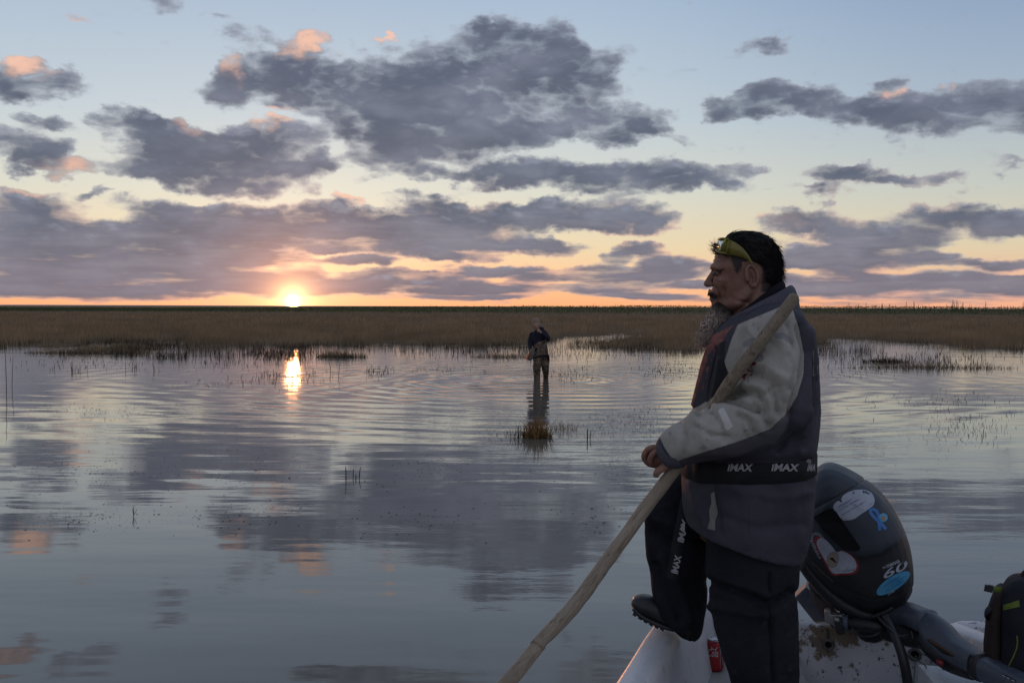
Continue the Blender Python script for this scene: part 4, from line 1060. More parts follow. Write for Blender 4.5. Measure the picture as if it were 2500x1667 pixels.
mesh_obj('lower_rim', *gstrip([(1773,616,1772,621,-.078,-.078),(1759,614,1758,619,-.066,-.066),(1750,610,1750,615,-.040,-.040),(1746,608,1746,612,0,0),(1750,610,1750,615,.040,.040),(1759,614,1758,619,.066,.066),(1773,616,1772,621,.078,.078)], .003), M_gframe, gl)

# ---- the pole he leans on
pole = MAN.root('wooden_pole'); tag(pole, 'long peeled wooden pole tucked under the bearded person\'s arm, slanting into the water', 'pole')
def wood_nodes(t, b):
    p = obj_coord(t)
    ax_ = (L(1225,1674,-.85) - L(1672,1108,-.2)).normalized()
    dn = vmath(t, 'DOT_PRODUCT', p, tuple(ax_)); sc_ = vmath(t, 'SCALE', tuple(ax_)); t.links.new(dn.outputs['Value'], sc_.inputs['Scale'])
    flat = vmath(t, 'MULTIPLY', G(t, sc_.outputs[0]), (.93, .93, .93)); p0 = p
    p = G(t, vmath(t, 'SUBTRACT', p, G(t, flat.outputs[0])).outputs[0])
    gr = noise(t, p, 70.0, 6.0, 0.65)
    c = mixc(t, gr.step(0.32, 0.68), (0.42, 0.355, 0.265), (0.28, 0.225, 0.160))
    c = mixc(t, noise(t, p, 130.0, 5.0, 0.7).step(0.56, 0.70), c, (0.075, 0.055, 0.038))
    c = mixc(t, noise(t, p0, 7.0, 4.0).step(0.50, 0.66), c, (0.33, 0.275, 0.20))
    c = mixc(t, noise(t, p0, 26.0, 3.0).step(0.66, 0.74), c, (0.06, 0.045, 0.032))
    t.links.new(c.s, b.inputs['Base Color']); bump(t, b, noise(t, p, 160.0, 5.0, 0.7) + gr, 0.010)
M_wood = material('peeled_driftwood', (0.3, 0.24, 0.17), 0.75, 0.25, build=wood_nodes)
pp = [(1939,727,-.300,.0170),(1905,772,-.312,.0175),(1861,829,-.318,.0180),(1805,902,-.308,.0185),(1767,957,-.280,.0190),(1722,1036,-.225,.0195),(1672,1108,-.205,.0200),(1632,1165,-.235,.0205),
      (1562,1258,-.340,.0205),(1494,1352,-.450,.0195),(1427,1446,-.555,.0200),(1362,1522,-.650,.0205),(1312,1574,-.730,.0192),(1232,1674,-.850,.0198)]
S = [lp(x, y, v, r) for x, y, v, r in pp]; e1, e0 = Vector(S[-1][:3]), Vector(S[-3][:3]); dirp = (e1 - e0).normalized()
k = (e1.z + MAN.o.z + 0.3) / -dirp.z; e2 = e1 + dirp * k; em = e1 + dirp * k * .5
S += [(em.x, em.y, em.z, .020, .020), (e2.x, e2.y, e2.z, .019, .019)]
pv, pf = tube(S, 24, 14)
shaft = mesh_obj('shaft', pv, pf, M_wood, pole)
V, N = get_co(shaft.data), get_no(shaft.data)
along = V @ np.array(dirp)
d = .0026 * pn(along * 7, N[:, 1] * 2 + N[:, 2], 1) + .0016 * pn(along * 22, N[:, 1] * 3 + N[:, 0] * 2, 2)
for kx in (.25, .42, .52, .71, .9, 1.12, 1.3, 1.55): d += .0035 * np.exp(-((along - along.min() - kx) / .012) ** 2) * np.clip(-N[:, 1] + .2, 0, 1)
set_co(shaft.data, V + N * d[:, None])
spl = L(1946, 728, -.300)
mesh_obj('splinter', *tube([lp(1936,738,-.316,.005), lp(1943,731,-.312,.0035), lp(1950,727,-.310,.0012)], 6, 3), M_wood, shaft)
# ================================================================== BOAT
boat = empty('boat', (0, 0, 0)); tag(boat, 'white fibreglass boat with a stained transom, seen from inside toward the stern', 'boat')
def gel_nodes(stain):
    def build(t, b):
        p = obj_coord(t)
        c = mixc(t, noise(t, p, 2.5, 5.0).step(0.3, 0.7), (0.70, 0.715, 0.73), (0.57, 0.58, 0.59))
        c = mixc(t, noise(t, p, 11.0, 6.0, 0.7).step(0.56, 0.74), c, (0.36, 0.345, 0.32))
        if stain:
            rust = noise(t, p, 5.5, 6.0, 0.66).step(0.505, 0.555) * stain
            c = mixc(t, rust, c, mixc(t, noise(t, p, 25.0, 3.0), (0.20, 0.12, 0.045), (0.12, 0.09, 0.05)))
            c = mixc(t, noise(t, p, 38.0, 5.0, 0.75).step(0.60, 0.63), c, (0.03, 0.028, 0.026))
            c = mixc(t, noise(t, G(t, vmath(t, 'MULTIPLY', p, (30, 30, 5)).outputs[0]), 1.0, 4.0).step(0.66, 0.72), c, (0.06, 0.05, 0.04))
        else:
            c = mixc(t, noise(t, p, 45.0, 4.0, 0.75).step(0.71, 0.73), c, (0.10, 0.09, 0.08))
        t.links.new(c.s, b.inputs['Base Color']); bump(t, b, noise(t, p, 40.0, 5.0), 0.003)
    return build
M_gel = material('white_gelcoat', (0.6, 0.6, 0.6), 0.38, 0.5, build=gel_nodes(0))
M_gelstain = material('stained_gelcoat', (0.5, 0.5, 0.48), 0.5, 0.4, build=gel_nodes(0.9))
M_deck = mottled('grimy_deck', (0.36, 0.355, 0.34), (0.25, 0.24, 0.225), 5.0, 0.7, 0.3, 60.0, .004, (0.07, 0.062, 0.05))
path = cr([(0.75,4.20,.745),(0.64,3.85,.790),(0.495,3.47,.832),(0.31,2.91,.85),(-.15,1.6,.855),(-.50,.3,.87),(-.62,-1.2,.88),(-.40,-2.8,.92),(.35,-4.2,.98),(1.15,-2.8,.92),(1.70,-1.0,.88),(1.88,1.0,.87),(1.93,2.4,.83),(1.86,3.3,.765),(1.757,3.846,.725)], 8)
prof = [(.02,-.95),(.015,-.40),(.004,-.035),(-.006,-.008),(-.020,0),(-.075,-.004),(-.092,-.014),(-.104,-.05),(-.150,-.30),(-.165,-.50)]
hv, hf = [], []
for i, q in enumerate(path):
    a, b = path[max(i - 1, 0)], path[min(i + 1, len(path) - 1)]; t_ = Vector((b[0] - a[0], b[1] - a[1], 0)).normalized(); n_ = Vector((t_.y, -t_.x, 0))
    if i < len(path) // 2 and n_.x > 0 and q[1] > -2.5: n_ = -n_
    c = Vector((.6, -.5, 0)); 
    if n_.dot(Vector((q[0], q[1], 0)) - c) < 0: n_ = -n_
    for (o_, z_) in prof: hv.append(Vector((q[0], q[1], q[2] + z_)) + n_ * o_)
m_ = len(prof)
for i in range(len(path) - 1):
    for k in range(m_ - 1): hf.append((i * m_ + k, i * m_ + k + 1, (i + 1) * m_ + k + 1, (i + 1) * m_ + k))
mesh_obj('hull', hv, hf, M_gel, boat)
fl_pts = [Vector((q[0], q[1], .37)) for q in path]; cen = Vector((.65, 0, .37))
mesh_obj('floor', [q + (cen - q).normalized() * .08 for q in fl_pts], [tuple(range(len(fl_pts)))], M_deck, boat, False)
mesh_obj('bottom', [Vector((q.x, q.y, -.05)) for q in fl_pts], [tuple(range(len(fl_pts)))], M_gel, boat, False)
# transom with its motor cut-out
T0, TD = Vector((0.75, 4.20, 0)), Vector((.94, -.33, 0)).normalized(); TN = Vector((TD.y, -TD.x, 0))   # TN points aft... inward is toward the bow
if TN.y > 0: TN = -TN
prof_t = cr([(-.06,.742),(.10,.735),(.20,.700),(.30,.668),(.50,.664),(.70,.668),(.95,.682),(1.01,.690),(1.05,.716),(1.10,.728),(1.30,.735)], 4)
tv, tf = [], []
for (s_, z_) in [tuple(q) for q in prof_t]:
    for (off, dz_) in ((.0, -.75), (.0, -.012), (.012, 0), (.058, 0), (.070, -.012), (.075, -.42)):
        q = T0 + TD * s_ + TN * (off - .035); tv.append(Vector((q.x, q.y, z_ + dz_)))
for i in range(len(prof_t) - 1):
    for k in range(5): tf.append((i * 6 + k, i * 6 + 6 + k, i * 6 + 7 + k, i * 6 + k + 1))
transom = mesh_obj('transom', tv, tf, M_gelstain, boat)
tbv = bvh_of(transom.data)
WFR = Frame(1250, 1.0, 0.0); WFR.o = Vector((0, 0, 0)); WFR.th = 0; WFR.m = Matrix.Identity(3); WFR.mi = Matrix.Identity(3); WFR.c = CAM.copy()   # world frame
M_fit = mottled('grey_fitting', (0.10, 0.10, 0.095), (0.17, 0.165, 0.15), 30.0, 0.6, 0.4, 90.0, .002, (0.05, 0.045, 0.035))
M_hole = material('dark_opening', (0.01, 0.01, 0.01), 0.7, 0.2)
tinn = -TN if False else TN
for (x, y, r_) in ((2023, 1572, .019), (2233, 1596, .021)):
    q = project(WFR, tbv, [(x, y)], 0.0)[0]; side = TD; up = Vector((0, 0, 1)); nin = TN
    ring_pts = [q + nin * .006 + side * math.cos(a) * r_ + up * math.sin(a) * r_ for a in [2 * PI * k / 20 for k in range(21)]]
    v, f = tube([(w_.x, w_.y, w_.z, .0065, .0065) for w_ in ring_pts], 8, 1, ref=tuple(nin), rnd=False)
    ft = mesh_obj('drain_fitting', v, f, M_fit, transom)
    v, f = tube([(w_.x, w_.y, w_.z, r_ * .75, r_ * .75) for w_ in (q - nin * .002, q + nin * .005)], 18, 1, ref=(0, 0, 1), rnd=False)
    mesh_obj('drain_opening', v, f, M_hole, ft, False)
# low stern platform the can stands on, and a thwart
def prism(poly, z0, z1):
    n = len(poly); v = [Vector((x, y, z0)) for x, y in poly] + [Vector((x, y, z1)) for x, y in poly]
    return v, [tuple(reversed(range(n))), tuple(range(n, 2 * n))] + [(k, (k + 1) % n, n + (k + 1) % n, n + k) for k in range(n)]
mesh_obj('stern_platform', *prism([(.42,3.30),(1.02,3.22),(1.18,4.02),(.76,4.16)], .38, .53), M_deck, boat, False)
mesh_obj('thwart', *prism([(1.42,2.85),(1.82,2.85),(1.80,3.55),(1.50,3.62)], .38, .64), M_gel, boat, False)

# ================================================================== SODA CAN
cp_ = on_z(1750, 1641, .53); can = empty('soda_can', (cp_.x, cp_.y + .03, .532)); tag(can, 'red soda can with white script standing on the stern platform', 'can')
def lathe(pr, n=36):
    return loft([[Vector((math.cos(2 * PI * k / n) * r_, math.sin(2 * PI * k / n) * r_, z)) for k in range(n)] for r_, z in pr])
M_alu = mottled('brushed_aluminium', (0.55, 0.55, 0.56), (0.42, 0.42, 0.43), 30.0, 0.3, 0.5, 100.0, .0005, metal=0.9)
M_red = mottled('red_can_print', (0.36, 0.016, 0.02), (0.30, 0.014, 0.018), 20.0, 0.32, 0.5, 60.0, .0005)
cb = mesh_obj('can_body', *lathe([(.0255,.002),(.027,.0),(.0305,.005),(.0330,.011),(.0332,.020),(.0332,.095),(.0325,.103),(.029,.1125),(.0262,.1175)]), M_red, can)
mesh_obj('can_rim', *lathe([(.0262,.1168),(.0272,.1185),(.0272,.1212),(.0262,.1220),(.0250,.1212),(.0245,.1180),(.006,.1178)]), M_alu, can)
mesh_obj('pull_tab', *ell((.004, -.004, .1195), .011, .0075, .0012), M_alu, can)
cbv = BVHTree.FromPolygons([v.co + can.location for v in cb.data.vertices], [tuple(p.vertices) for p in cb.data.polygons])
M_white = mottled('white_print', (0.62, 0.62, 0.62), (0.52, 0.52, 0.53), 30.0, 0.5, 0.4, 60.0, .0005)
def on_can(o):
    for v in o.data.vertices: v.co -= can.location
on_can(lettering('can_lettering', 'Cola', WFR, cbv, (1741, 1594), (26, 2), (3, -19), M_white, cb, .001, .01))
on_can(stroke('can_ribbon', [(1736,1578),(1740,1584),(1746,1585),(1752,1579)], 1.8, M_white, cb, WFR, cbv, .001))
on_can(sticker('can_panel', WFR, cbv, [(1757,1571),(1763,1571),(1766,1638),(1758,1639)], M_alu, cb, .001, 8))

# ================================================================== OUTBOARD MOTOR
ENG = Frame(2100, 3.82, 0.37); EL = ENG.L
eng = ENG.root('outboard_motor'); tag(eng, 'dark outboard motor covered in stickers, clamped to the boat transom', 'outboard motor')
def ep(px, py, v, ra, rb=None): q = EL(px, py, v); return (q.x, q.y, q.z, ra, ra if rb is None else rb)
M_cowl = None
def cowl_nodes(t, b):
    p = obj_coord(t)
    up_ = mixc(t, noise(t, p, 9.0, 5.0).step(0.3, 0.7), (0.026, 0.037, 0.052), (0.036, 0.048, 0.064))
    shaded_lo = mixc(t, noise(t, p, 12.0, 4.0).step(0.3, 0.7), (0.010, 0.011, 0.013), (0.017, 0.018, 0.021))
    c = mixc(t, zone(t, 'z_low_shade', 5.0), up_, shaded_lo)  # lower half darkened for its angled faces: shade painted into the colour
    c = mixc(t, zone(t, 'z_gap', 0.6), c, (0.004, 0.004, 0.005))
    c = mixc(t, noise(t, p, 55.0, 5.0, 0.8).step(0.70, 0.73), c, (0.09, 0.09, 0.09))
    t.links.new(c.s, b.inputs['Base Color'])
    t.links.new((noise(t, p, 18.0, 4.0) * 0.25 + 0.42).s, b.inputs['Roughness']); bump(t, b, noise(t, p, 200.0, 3.0), .0006)
M_cowl = material('cowl_paint', (0.03, 0.04, 0.055), 0.4, 0.5, build=cowl_nodes)
M_slate = mottled('slate_paint', (0.060, 0.075, 0.100), (0.080, 0.097, 0.125), 12.0, 0.45, 0.45, 160.0, .0008, (0.12, 0.13, 0.14))
M_blackmetal = mottled('black_metal', (0.012, 0.012, 0.014), (0.022, 0.022, 0.024), 25.0, 0.45, 0.5, 120.0, .001, (0.05, 0.045, 0.04))
M_brownmetal = mottled('dull_bronze_plate', (0.085, 0.062, 0.052), (0.12, 0.09, 0.075), 15.0, 0.5, 0.5, 120.0, .001, (0.04, 0.035, 0.03))
M_steel = mottled('worn_steel', (0.24, 0.24, 0.24), (0.36, 0.35, 0.34), 20.0, 0.38, 0.5, 100.0, .0008, metal=0.7)
M_latch = mottled('rubber_latch', (0.007, 0.007, 0.008), (0.012, 0.012, 0.013), 30.0, 0.75, 0.2, 90.0, .002)
def resample(poly, n):
    P_ = [np.array(p, float) for p in poly] + [np.array(poly[0], float)]; d = np.cumsum([0] + [np.linalg.norm(b - a) for a, b in zip(P_[:-1], P_[1:])])
    out = []
    for t_ in np.linspace(0, d[-1], n, endpoint=False):
        i = np.searchsorted(d, t_, 'right') - 1; f = (t_ - d[i]) / (d[i + 1] - d[i]); out.append(P_[i] * (1 - f) + P_[i + 1] * f)
    return out
def pillow(fr, poly, cx, cy, vc, half, p=3.2, n=72, layers=13, pinch=1.0):
    """solid with a given side outline, rounded over its whole depth"""
    pts = resample(poly, n)
    for _ in range(2): pts = [(pts[k - 1] + pts[k] * 2 + pts[(k + 1) % n]) / 4 for k in range(n)]
    rings = []
    for j in range(layers):
        a = -PI / 2 + PI * j / (layers - 1); s_ = math.copysign(abs(math.sin(a)) ** (2 / p), a); k_ = max(.02, math.cos(a)) ** (2 / p)
        rings.append([fr.L(cx + (q[0] - cx) * k_, cy + (q[1] - cy) * k_, vc) + Vector((0, s_ * half, 0)) for q in pts])
    return loft(rings)
cowl_poly = [(1962,1262),(1968,1195),(1984,1148),(2012,1128),(2042,1134),(2080,1153),(2112,1172),(2150,1202),(2180,1240),(2204,1284),(2216,1312),(2226,1350),(2231,1392),(2232,1420),(2227,1442),(2207,1466),(2186,1478),(2158,1490),(2118,1490),(2078,1470),(2028,1438),(1988,1400),(1958,1364),(1948,1330)]
cm = remesh([pillow(ENG, cowl_poly, 2095, 1315, 0, .200, 3.4)], .008, 4, 'cowl')
Pc = ENG.px(get_co(cm)); Vc, Nc = get_co(cm), get_no(cm)
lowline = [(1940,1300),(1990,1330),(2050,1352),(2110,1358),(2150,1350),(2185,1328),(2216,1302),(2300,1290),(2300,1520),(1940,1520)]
gap = [(1940,1262),(1986,1241),(2050,1206),(2109,1171),(2125,1160)]
seam2 = [(1950,1345),(1985,1382),(2030,1420),(2080,1450),(2130,1468),(2200,1455),(2235,1430)]
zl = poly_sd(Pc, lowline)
dsp = -.007 * np.exp(-(seg_dist(Pc, gap) / 3.5) ** 2) - .003 * np.exp(-(seg_dist(Pc, seam2) / 3.0) ** 2) - .012 / (1 + np.exp(-zl / 5.0)) * np.clip(-Nc[:, 1], 0, 1)
set_co(cm, Vc + Nc * dsp[:, None])
attr(cm, 'z_low_shade', zl); attr(cm, 'z_gap', np.maximum(2.0 - seg_dist(Pc, gap), 1.0 - seg_dist(Pc, seam2)))
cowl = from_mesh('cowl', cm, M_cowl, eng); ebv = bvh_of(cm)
def slab(name, fr, bvh, poly, front, back, mat, parent, n=40, smooth=False):
    pts = resample(poly, n); a = project(fr, bvh, pts, front); b = project(fr, bvh, pts, back)
    return mesh_obj(name, a + b, [tuple(range(n)), tuple(reversed(range(n, 2 * n)))] + [(k, n + k, n + (k + 1) % n, (k + 1) % n) for k in range(n)], mat, parent, smooth)
slab('rubber_latch', ENG, ebv, [(1986,1262),(2026,1239),(2040,1246),(2062,1280),(2101,1336),(2094,1346),(2060,1342),(2034,1320),(2006,1290)], .020, -.010, M_latch, cowl)
def soft_poly(poly):
    n = len(poly); return [tuple(q) for q in cr([poly[-1]] + poly + [poly[0], poly[1]], 3)[3:3 * (n + 1)]]
M_stwhite = mottled('worn_white_sticker', (0.42, 0.46, 0.52), (0.34, 0.38, 0.44), 25.0, 0.45, 0.4, 80.0, .0004, (0.20, 0.22, 0.25))
M_stblue = mottled('blue_sticker', (0.045, 0.17, 0.46), (0.06, 0.21, 0.52), 25.0, 0.45, 0.4, 80.0, .0004)
M_cyan = mottled('light_blue_sticker', (0.05, 0.27, 0.48), (0.10, 0.38, 0.58), 18.0, 0.45, 0.4, 80.0, .0004)
M_inkblue = material('blue_ink', (0.04, 0.07, 0.25), 0.5, 0.3)
M_inkblack = material('black_ink', (0.012, 0.012, 0.014), 0.5, 0.3)
M_stred = mottled('red_sticker', (0.26, 0.03, 0.035), (0.20, 0.028, 0.032), 25.0, 0.45, 0.4, 80.0, .0004)
M_tan = material('tan_ink', (0.30, 0.25, 0.20), 0.5, 0.3)
st = sticker('derby_sticker', ENG, ebv, soft_poly([(2034,1238),(2046,1222),(2058,1228),(2054,1218),(2062,1206),(2085,1196),(2110,1195),(2128,1203),(2135,1218),(2133,1232),(2118,1244),(2100,1256),(2086,1266),(2066,1270),(2054,1266)]), M_stwhite, cowl, .0015, 6)
ang_t = (.80, -.46)
for txt, c, w_ in (('WASKAGANISH', (2063, 1228), 42), ('Annual Walleye', (2074, 1231), 62), ('Fishing Derby 2017', (2084, 1240), 72)):
    lettering('sticker_lettering', txt, ENG, ebv, c, (ang_t[0] * w_, ang_t[1] * w_), (3.4, 5.9 * -1), M_inkblue, st, .0030, .012)
def ellipse_poly(c, ax, ay, n=28): return [(c[0] + ax[0] * math.cos(a) + ay[0] * math.sin(a), c[1] + ax[1] * math.cos(a) + ay[1] * math.sin(a)) for a in [2 * PI * k / n for k in range(n)]]
def on_cowl_stroke(nm, pts, w, mat, par, lift=.0018): return stroke(nm, pts, w, mat, par, ENG, ebv, lift)
rb = on_cowl_stroke('ribbon_sticker', [(2163,1291),(2150,1275),(2136,1264),(2126,1252),(2124,1245),(2131,1242),(2140,1247),(2145,1258),(2146,1275),(2148,1294)], 8, M_stblue, cowl)
rs = sticker('portrait_oval', ENG, ebv, ellipse_poly((2156,1263), (9, 6), (-7, 9)), M_cyan, rb, .0030, 6)
sticker('portrait_print', ENG, ebv, ellipse_poly((2157,1264), (5, 3.4), (-4, 5.4)), M_tan, rb, .0040, 6)
heart = lambda k: [(2052 + (x - 2052) * k, 1365 + (y - 1365) * k) for x, y in [(2030,1402),(2008,1365),(1990,1335),(1986,1320),(1992,1310),(2004,1308),(2018,1318),(2032,1334),(2042,1346),(2056,1342),(2074,1350),(2090,1364),(2097,1382),(2092,1396),(2078,1402),(2055,1403)]]
hs = sticker('heart_sticker', ENG, ebv, soft_poly(heart(1.0)), M_stred, cowl, .0015, 6)
sticker('heart_field', ENG, ebv, soft_poly([(2049 + (x - 2049) * .88, 1360 + (y - 1360) * .90) for x, y in heart(1.0)]), M_stwhite, hs, .0028, 6)
sticker('emblem_disc', ENG, ebv, ellipse_poly((2033, 1366), (10.9, 10.9), (-10.0, 15.5)), M_inkblack, hs, .0040, 6)
sticker('emblem_disc', ENG, ebv, ellipse_poly((2033, 1366), (10.5, 10.5), (-9.6, 15)), M_tan, hs, .0050, 6)
sticker('emblem_mark', ENG, ebv, [(2024,1362),(2033,1360),(2044,1374),(2036,1371)], M_inkblack, hs, .0060, 6)
lettering('sticker_lettering', 'EEYOU', ENG, ebv, (2072, 1392), (26, -3), (0, -5), M_inkblack, hs, .0042, .0) if False else on_cowl_stroke('handwriting', [(2058,1391),(2062,1395),(2066,1390),(2071,1395),(2076,1390),(2082,1392),(2087,1387)], 1.3, M_inkblack, hs, .0042)
word = '#WaskaganishStrong'; arc = cr([(2003,1364),(1990,1342),(1981,1322),(1982,1310),(1990,1302),(2000,1303),(2010,1312)], 10)
dl = np.cumsum([0] + [math.dist(a, b) for a, b in zip(arc[:-1], arc[1:])])
for i, chh in enumerate(word):
    t_ = dl[-1] * (i + .5) / len(word); k = min(int(np.searchsorted(dl, t_)), len(arc) - 1); a, b = arc[max(k - 1, 0)], arc[k]; d_ = (b - a) / (np.linalg.norm(b - a) + 1e-6)
    lettering('sticker_lettering', chh, ENG, ebv, tuple(b), tuple(d_ * 4.6), (d_[1] * 7, -d_[0] * 7), M_stwhite, hs, .0020, .0)
lettering('maker_lettering', 'YAMAHA', ENG, ebv, (2180, 1376), (34, -15), (-2.5, -8), M_stwhite, cowl, .0020, .03)
v, f = swirl((2158, 1386), 4.6, 1.0, .35); mesh_obj('maker_mark', project(ENG, ebv, v, .002), f, M_stwhite, cowl, False)
lettering('power_lettering', '60', ENG, ebv, (2186, 1391), (58, -27), (4, -24), M_stwhite, cowl, .0020, .015)
ov = sticker('oval_sticker', ENG, ebv, ellipse_poly((2181, 1423), (40, -26), (9, 14)), M_cyan, cowl, .0016, 6)
for txt, c, w_, col in (('WASKAGANISH', (2176, 1420), 50, M_inkblue), ('Annual Walleye', (2186, 1421), 64, M_inkblue), ('Fishing Derby', (2184, 1430), 54, M_inkblue), ('076', (2176, 1447), 20, M_white)):
    lettering('sticker_lettering', txt, ENG, ebv, c, (w_ * .83, -w_ * .53), (3.2, -5.6), col, ov, .0032, .012)
on_cowl_stroke('trim_line', [(1966,1352),(1985,1374),(2012,1400),(2036,1420)], 2.0, M_brownmetal, cowl)
# lower cowl, brackets, leg
mesh_obj('lower_cowl', *tube([ep(1966,1356,.02,.038,.15), ep(2012,1414,.02,.042,.15), ep(2070,1460,.02,.044,.15), ep(2130,1482,.02,.042,.14), ep(2190,1472,.02,.035,.12)], 20, 4, 2.6), M_blackmetal, eng)
mesh_obj('swivel_bracket', *tube([ep(2120,1480,.04,.075,.10), ep(2126,1505,.06,.065,.10), ep(2126,1528,.08,.055,.09)], 14, 3, 3.0), M_blackmetal, eng)
mesh_obj('tilt_tube', *tube([ep(2036,1517,-.10,.024), ep(2090,1522,-.12,.024), ep(2150,1530,-.13,.024)], 14, 2), M_blackmetal, eng)
mesh_obj('tube_collar', *tube([ep(2058,1519,-.115,.030), ep(2072,1520,-.120,.030)], 14, 2, rnd=False), M_slate, eng)
def plate(name, pts, v0, v1, mat, par=eng):
    a = [EL(x, y, v0) for x, y in pts]; b = [q + Vector((0, v1 - v0, 0)) for q in a]; n = len(a)
    o = mesh_obj(name, a + b, [tuple(range(n)), tuple(reversed(range(n, 2 * n)))] + [(k, n + k, n + (k + 1) % n, (k + 1) % n) for k in range(n)], mat, par, False)
    bm = bmesh.new(); bm.from_mesh(o.data); bmesh.ops.recalc_face_normals(bm, faces=bm.faces[:])
    bmesh.ops.bevel(bm, geom=bm.edges[:], offset=.004, segments=2, affect='EDGES', profile=.5); bm.to_mesh(o.data); bm.free(); return o
plate('clamp_bracket', [(2012,1492),(2024,1488),(2028,1500),(2056,1500),(2060,1516),(2056,1542),(2042,1536),(2030,1524),(2014,1520)], -.13, -.09, M_steel)
plate('clamp_bracket', [(2036,1512),(2052,1508),(2056,1530),(2060,1548),(2048,1552),(2040,1540)], -.15, -.13, M_blackmetal)
bolt = mesh_obj('bolt', *ell(EL(2044, 1512, -.155), .010, .012, .010), M_steel, eng)
plate('midsection', [(1972,1424),(1986,1416),(1996,1428),(2020,1460),(2046,1500),(2030,1520),(2012,1512),(1990,1476)], .02, .14, M_brownmetal)
plate('leg', [(1940,1458),(1968,1432),(1978,1440),(2006,1478),(2034,1524),(2040,1540),(2000,1536),(1986,1516)], .28, .38, M_slate)
plate('leg', [(2000,1530),(2060,1530),(2085,1720),(2045,1720)], .34, .42, M_slate)
on = mesh_obj('pipe', *tube([ep(1988,1450,.0,.006), ep(2016,1466,-.02,.006), ep(2040,1476,-.05,.006), ep(2068,1490,-.08,.006)], 8, 4), M_blackmetal, eng)
# tiller
mesh_obj('tiller_bracket', *tube([ep(2190,1496,-.06,.042,.056), ep(2222,1500,-.10,.036,.052), ep(2262,1516,-.16,.040,.054)], 16, 4, 3.6), M_slate, eng)
mesh_obj('tiller_underside', *tube([ep(2170,1530,-.06,.05,.06), ep(2222,1548,-.10,.045,.05), ep(2260,1560,-.14,.035,.045)], 12, 3, 2.4), M_blackmetal, eng)
arm = mesh_obj('tiller_arm', *tube([ep(2272,1524,-.17,.046,.050), ep(2294,1550,-.22,.054,.052), ep(2322,1578,-.27,.047,.050), ep(2362,1603,-.34,.039,.046), ep(2398,1624,-.40,.037,.042)], 20, 5, 3.4), M_slate, eng)
mesh_obj('arm_underside', *tube([ep(2258,1556,-.16,.036,.044), ep(2290,1588,-.21,.038,.046), ep(2326,1614,-.27,.034,.044), ep(2384,1636,-.37,.030,.038)], 16, 4, 3.0), M_blackmetal, eng)
mesh_obj('grip_collar', *tube([ep(2392,1622,-.39,.046,.048), ep(2408,1631,-.42,.046,.048)], 18, 2, 3.2, rnd=False), M_blackmetal, eng)
grip = mesh_obj('tiller_grip', *tube([ep(2406,1630,-.415,.042,.044), ep(2450,1652,-.49,.040,.042), ep(2500,1678,-.58,.038,.040), ep(2600,1730,-.76,.036,.038)], 20, 4, 3.0), M_slate, eng)
abv = bvh_of(arm.data); gbv = bvh_of(grip.data)
gd = sticker('arm_decal', ENG, abv, [(2262,1562),(2270,1558),(2330,1598),(2326,1603),(2300,1594)], M_inkblack, arm, .0015, 6)
stroke('decal_line', [(2268,1561),(2298,1579),(2328,1599)], 1.4, material('orange_line', (0.35, 0.12, 0.03), .5, .3), gd, ENG, abv, .003)
lettering('decal_mark', 'OXO', ENG, abv, (2274, 1574), (20, 11), (2, -5), M_stwhite, gd, .003, .0) if False else None
gm = sticker('grip_decal', ENG, gbv, [(2444,1645),(2450,1644),(2482,1660),(2478,1665)], M_inkblack, grip, .0015, 6)
for (x, y) in ((2451,1648.5),(2462,1654),(2474,1660)):
    sticker('decal_mark', ENG, gbv, [(x-4,y-2.6),(x+4,y+1.4),(x+3,y+3.2),(x-5,y-.8)], M_stwhite, gm, .003, 6)
# hose, cables, cord
mesh_obj('fuel_hose', *tube([ep(2160,1500,-.14,.015), ep(2182,1545,-.19,.016), ep(2200,1590,-.22,.017), ep(2212,1640,-.23,.018), ep(2224,1720,-.22,.018), ep(2236,1800,-.2,.018)], 12, 6), M_rubber, eng)
mesh_obj('control_cable', *tube([ep(2080,1532,-.15,.004), ep(2092,1547,-.17,.004), ep(2115,1553,-.18,.004), ep(2140,1548,-.18,.004), ep(2152,1536,-.16,.004)], 8, 6), M_rubber, eng)
mesh_obj('control_cable', *tube([ep(2140,1500,-.14,.006), ep(2168,1530,-.19,.007), ep(2196,1552,-.20,.006), ep(2218,1548,-.18,.006)], 8, 5), M_rubber, eng)
M_cord = mottled('faded_cord', (0.14, 0.17, 0.16), (0.20, 0.23, 0.22), 60.0, .8, .2, 200.0, .001)
for pts in ([(2225,1540),(2231,1560),(2244,1588),(2262,1600)], [(2215,1590),(2230,1605),(2255,1620),(2268,1640),(2282,1660),(2296,1655),(2302,1630),(2292,1616)], [(2236,1600),(2234,1625),(2230,1667)]):
    mesh_obj('cord', *tube([ep(x, y, -.16, .0022) for x, y in pts], 6, 6), M_cord, eng)
mesh_obj('stop_switch', *tube([ep(2290,1612,-.29,.008), ep(2298,1618,-.32,.010)], 10, 2), M_stred, eng)
mesh_obj('drive_link', *tube([ep(2132,1505,-.14,.008), ep(2160,1494,-.15,.008), ep(2176,1484,-.15,.008)], 8, 2), M_blackmetal, eng)

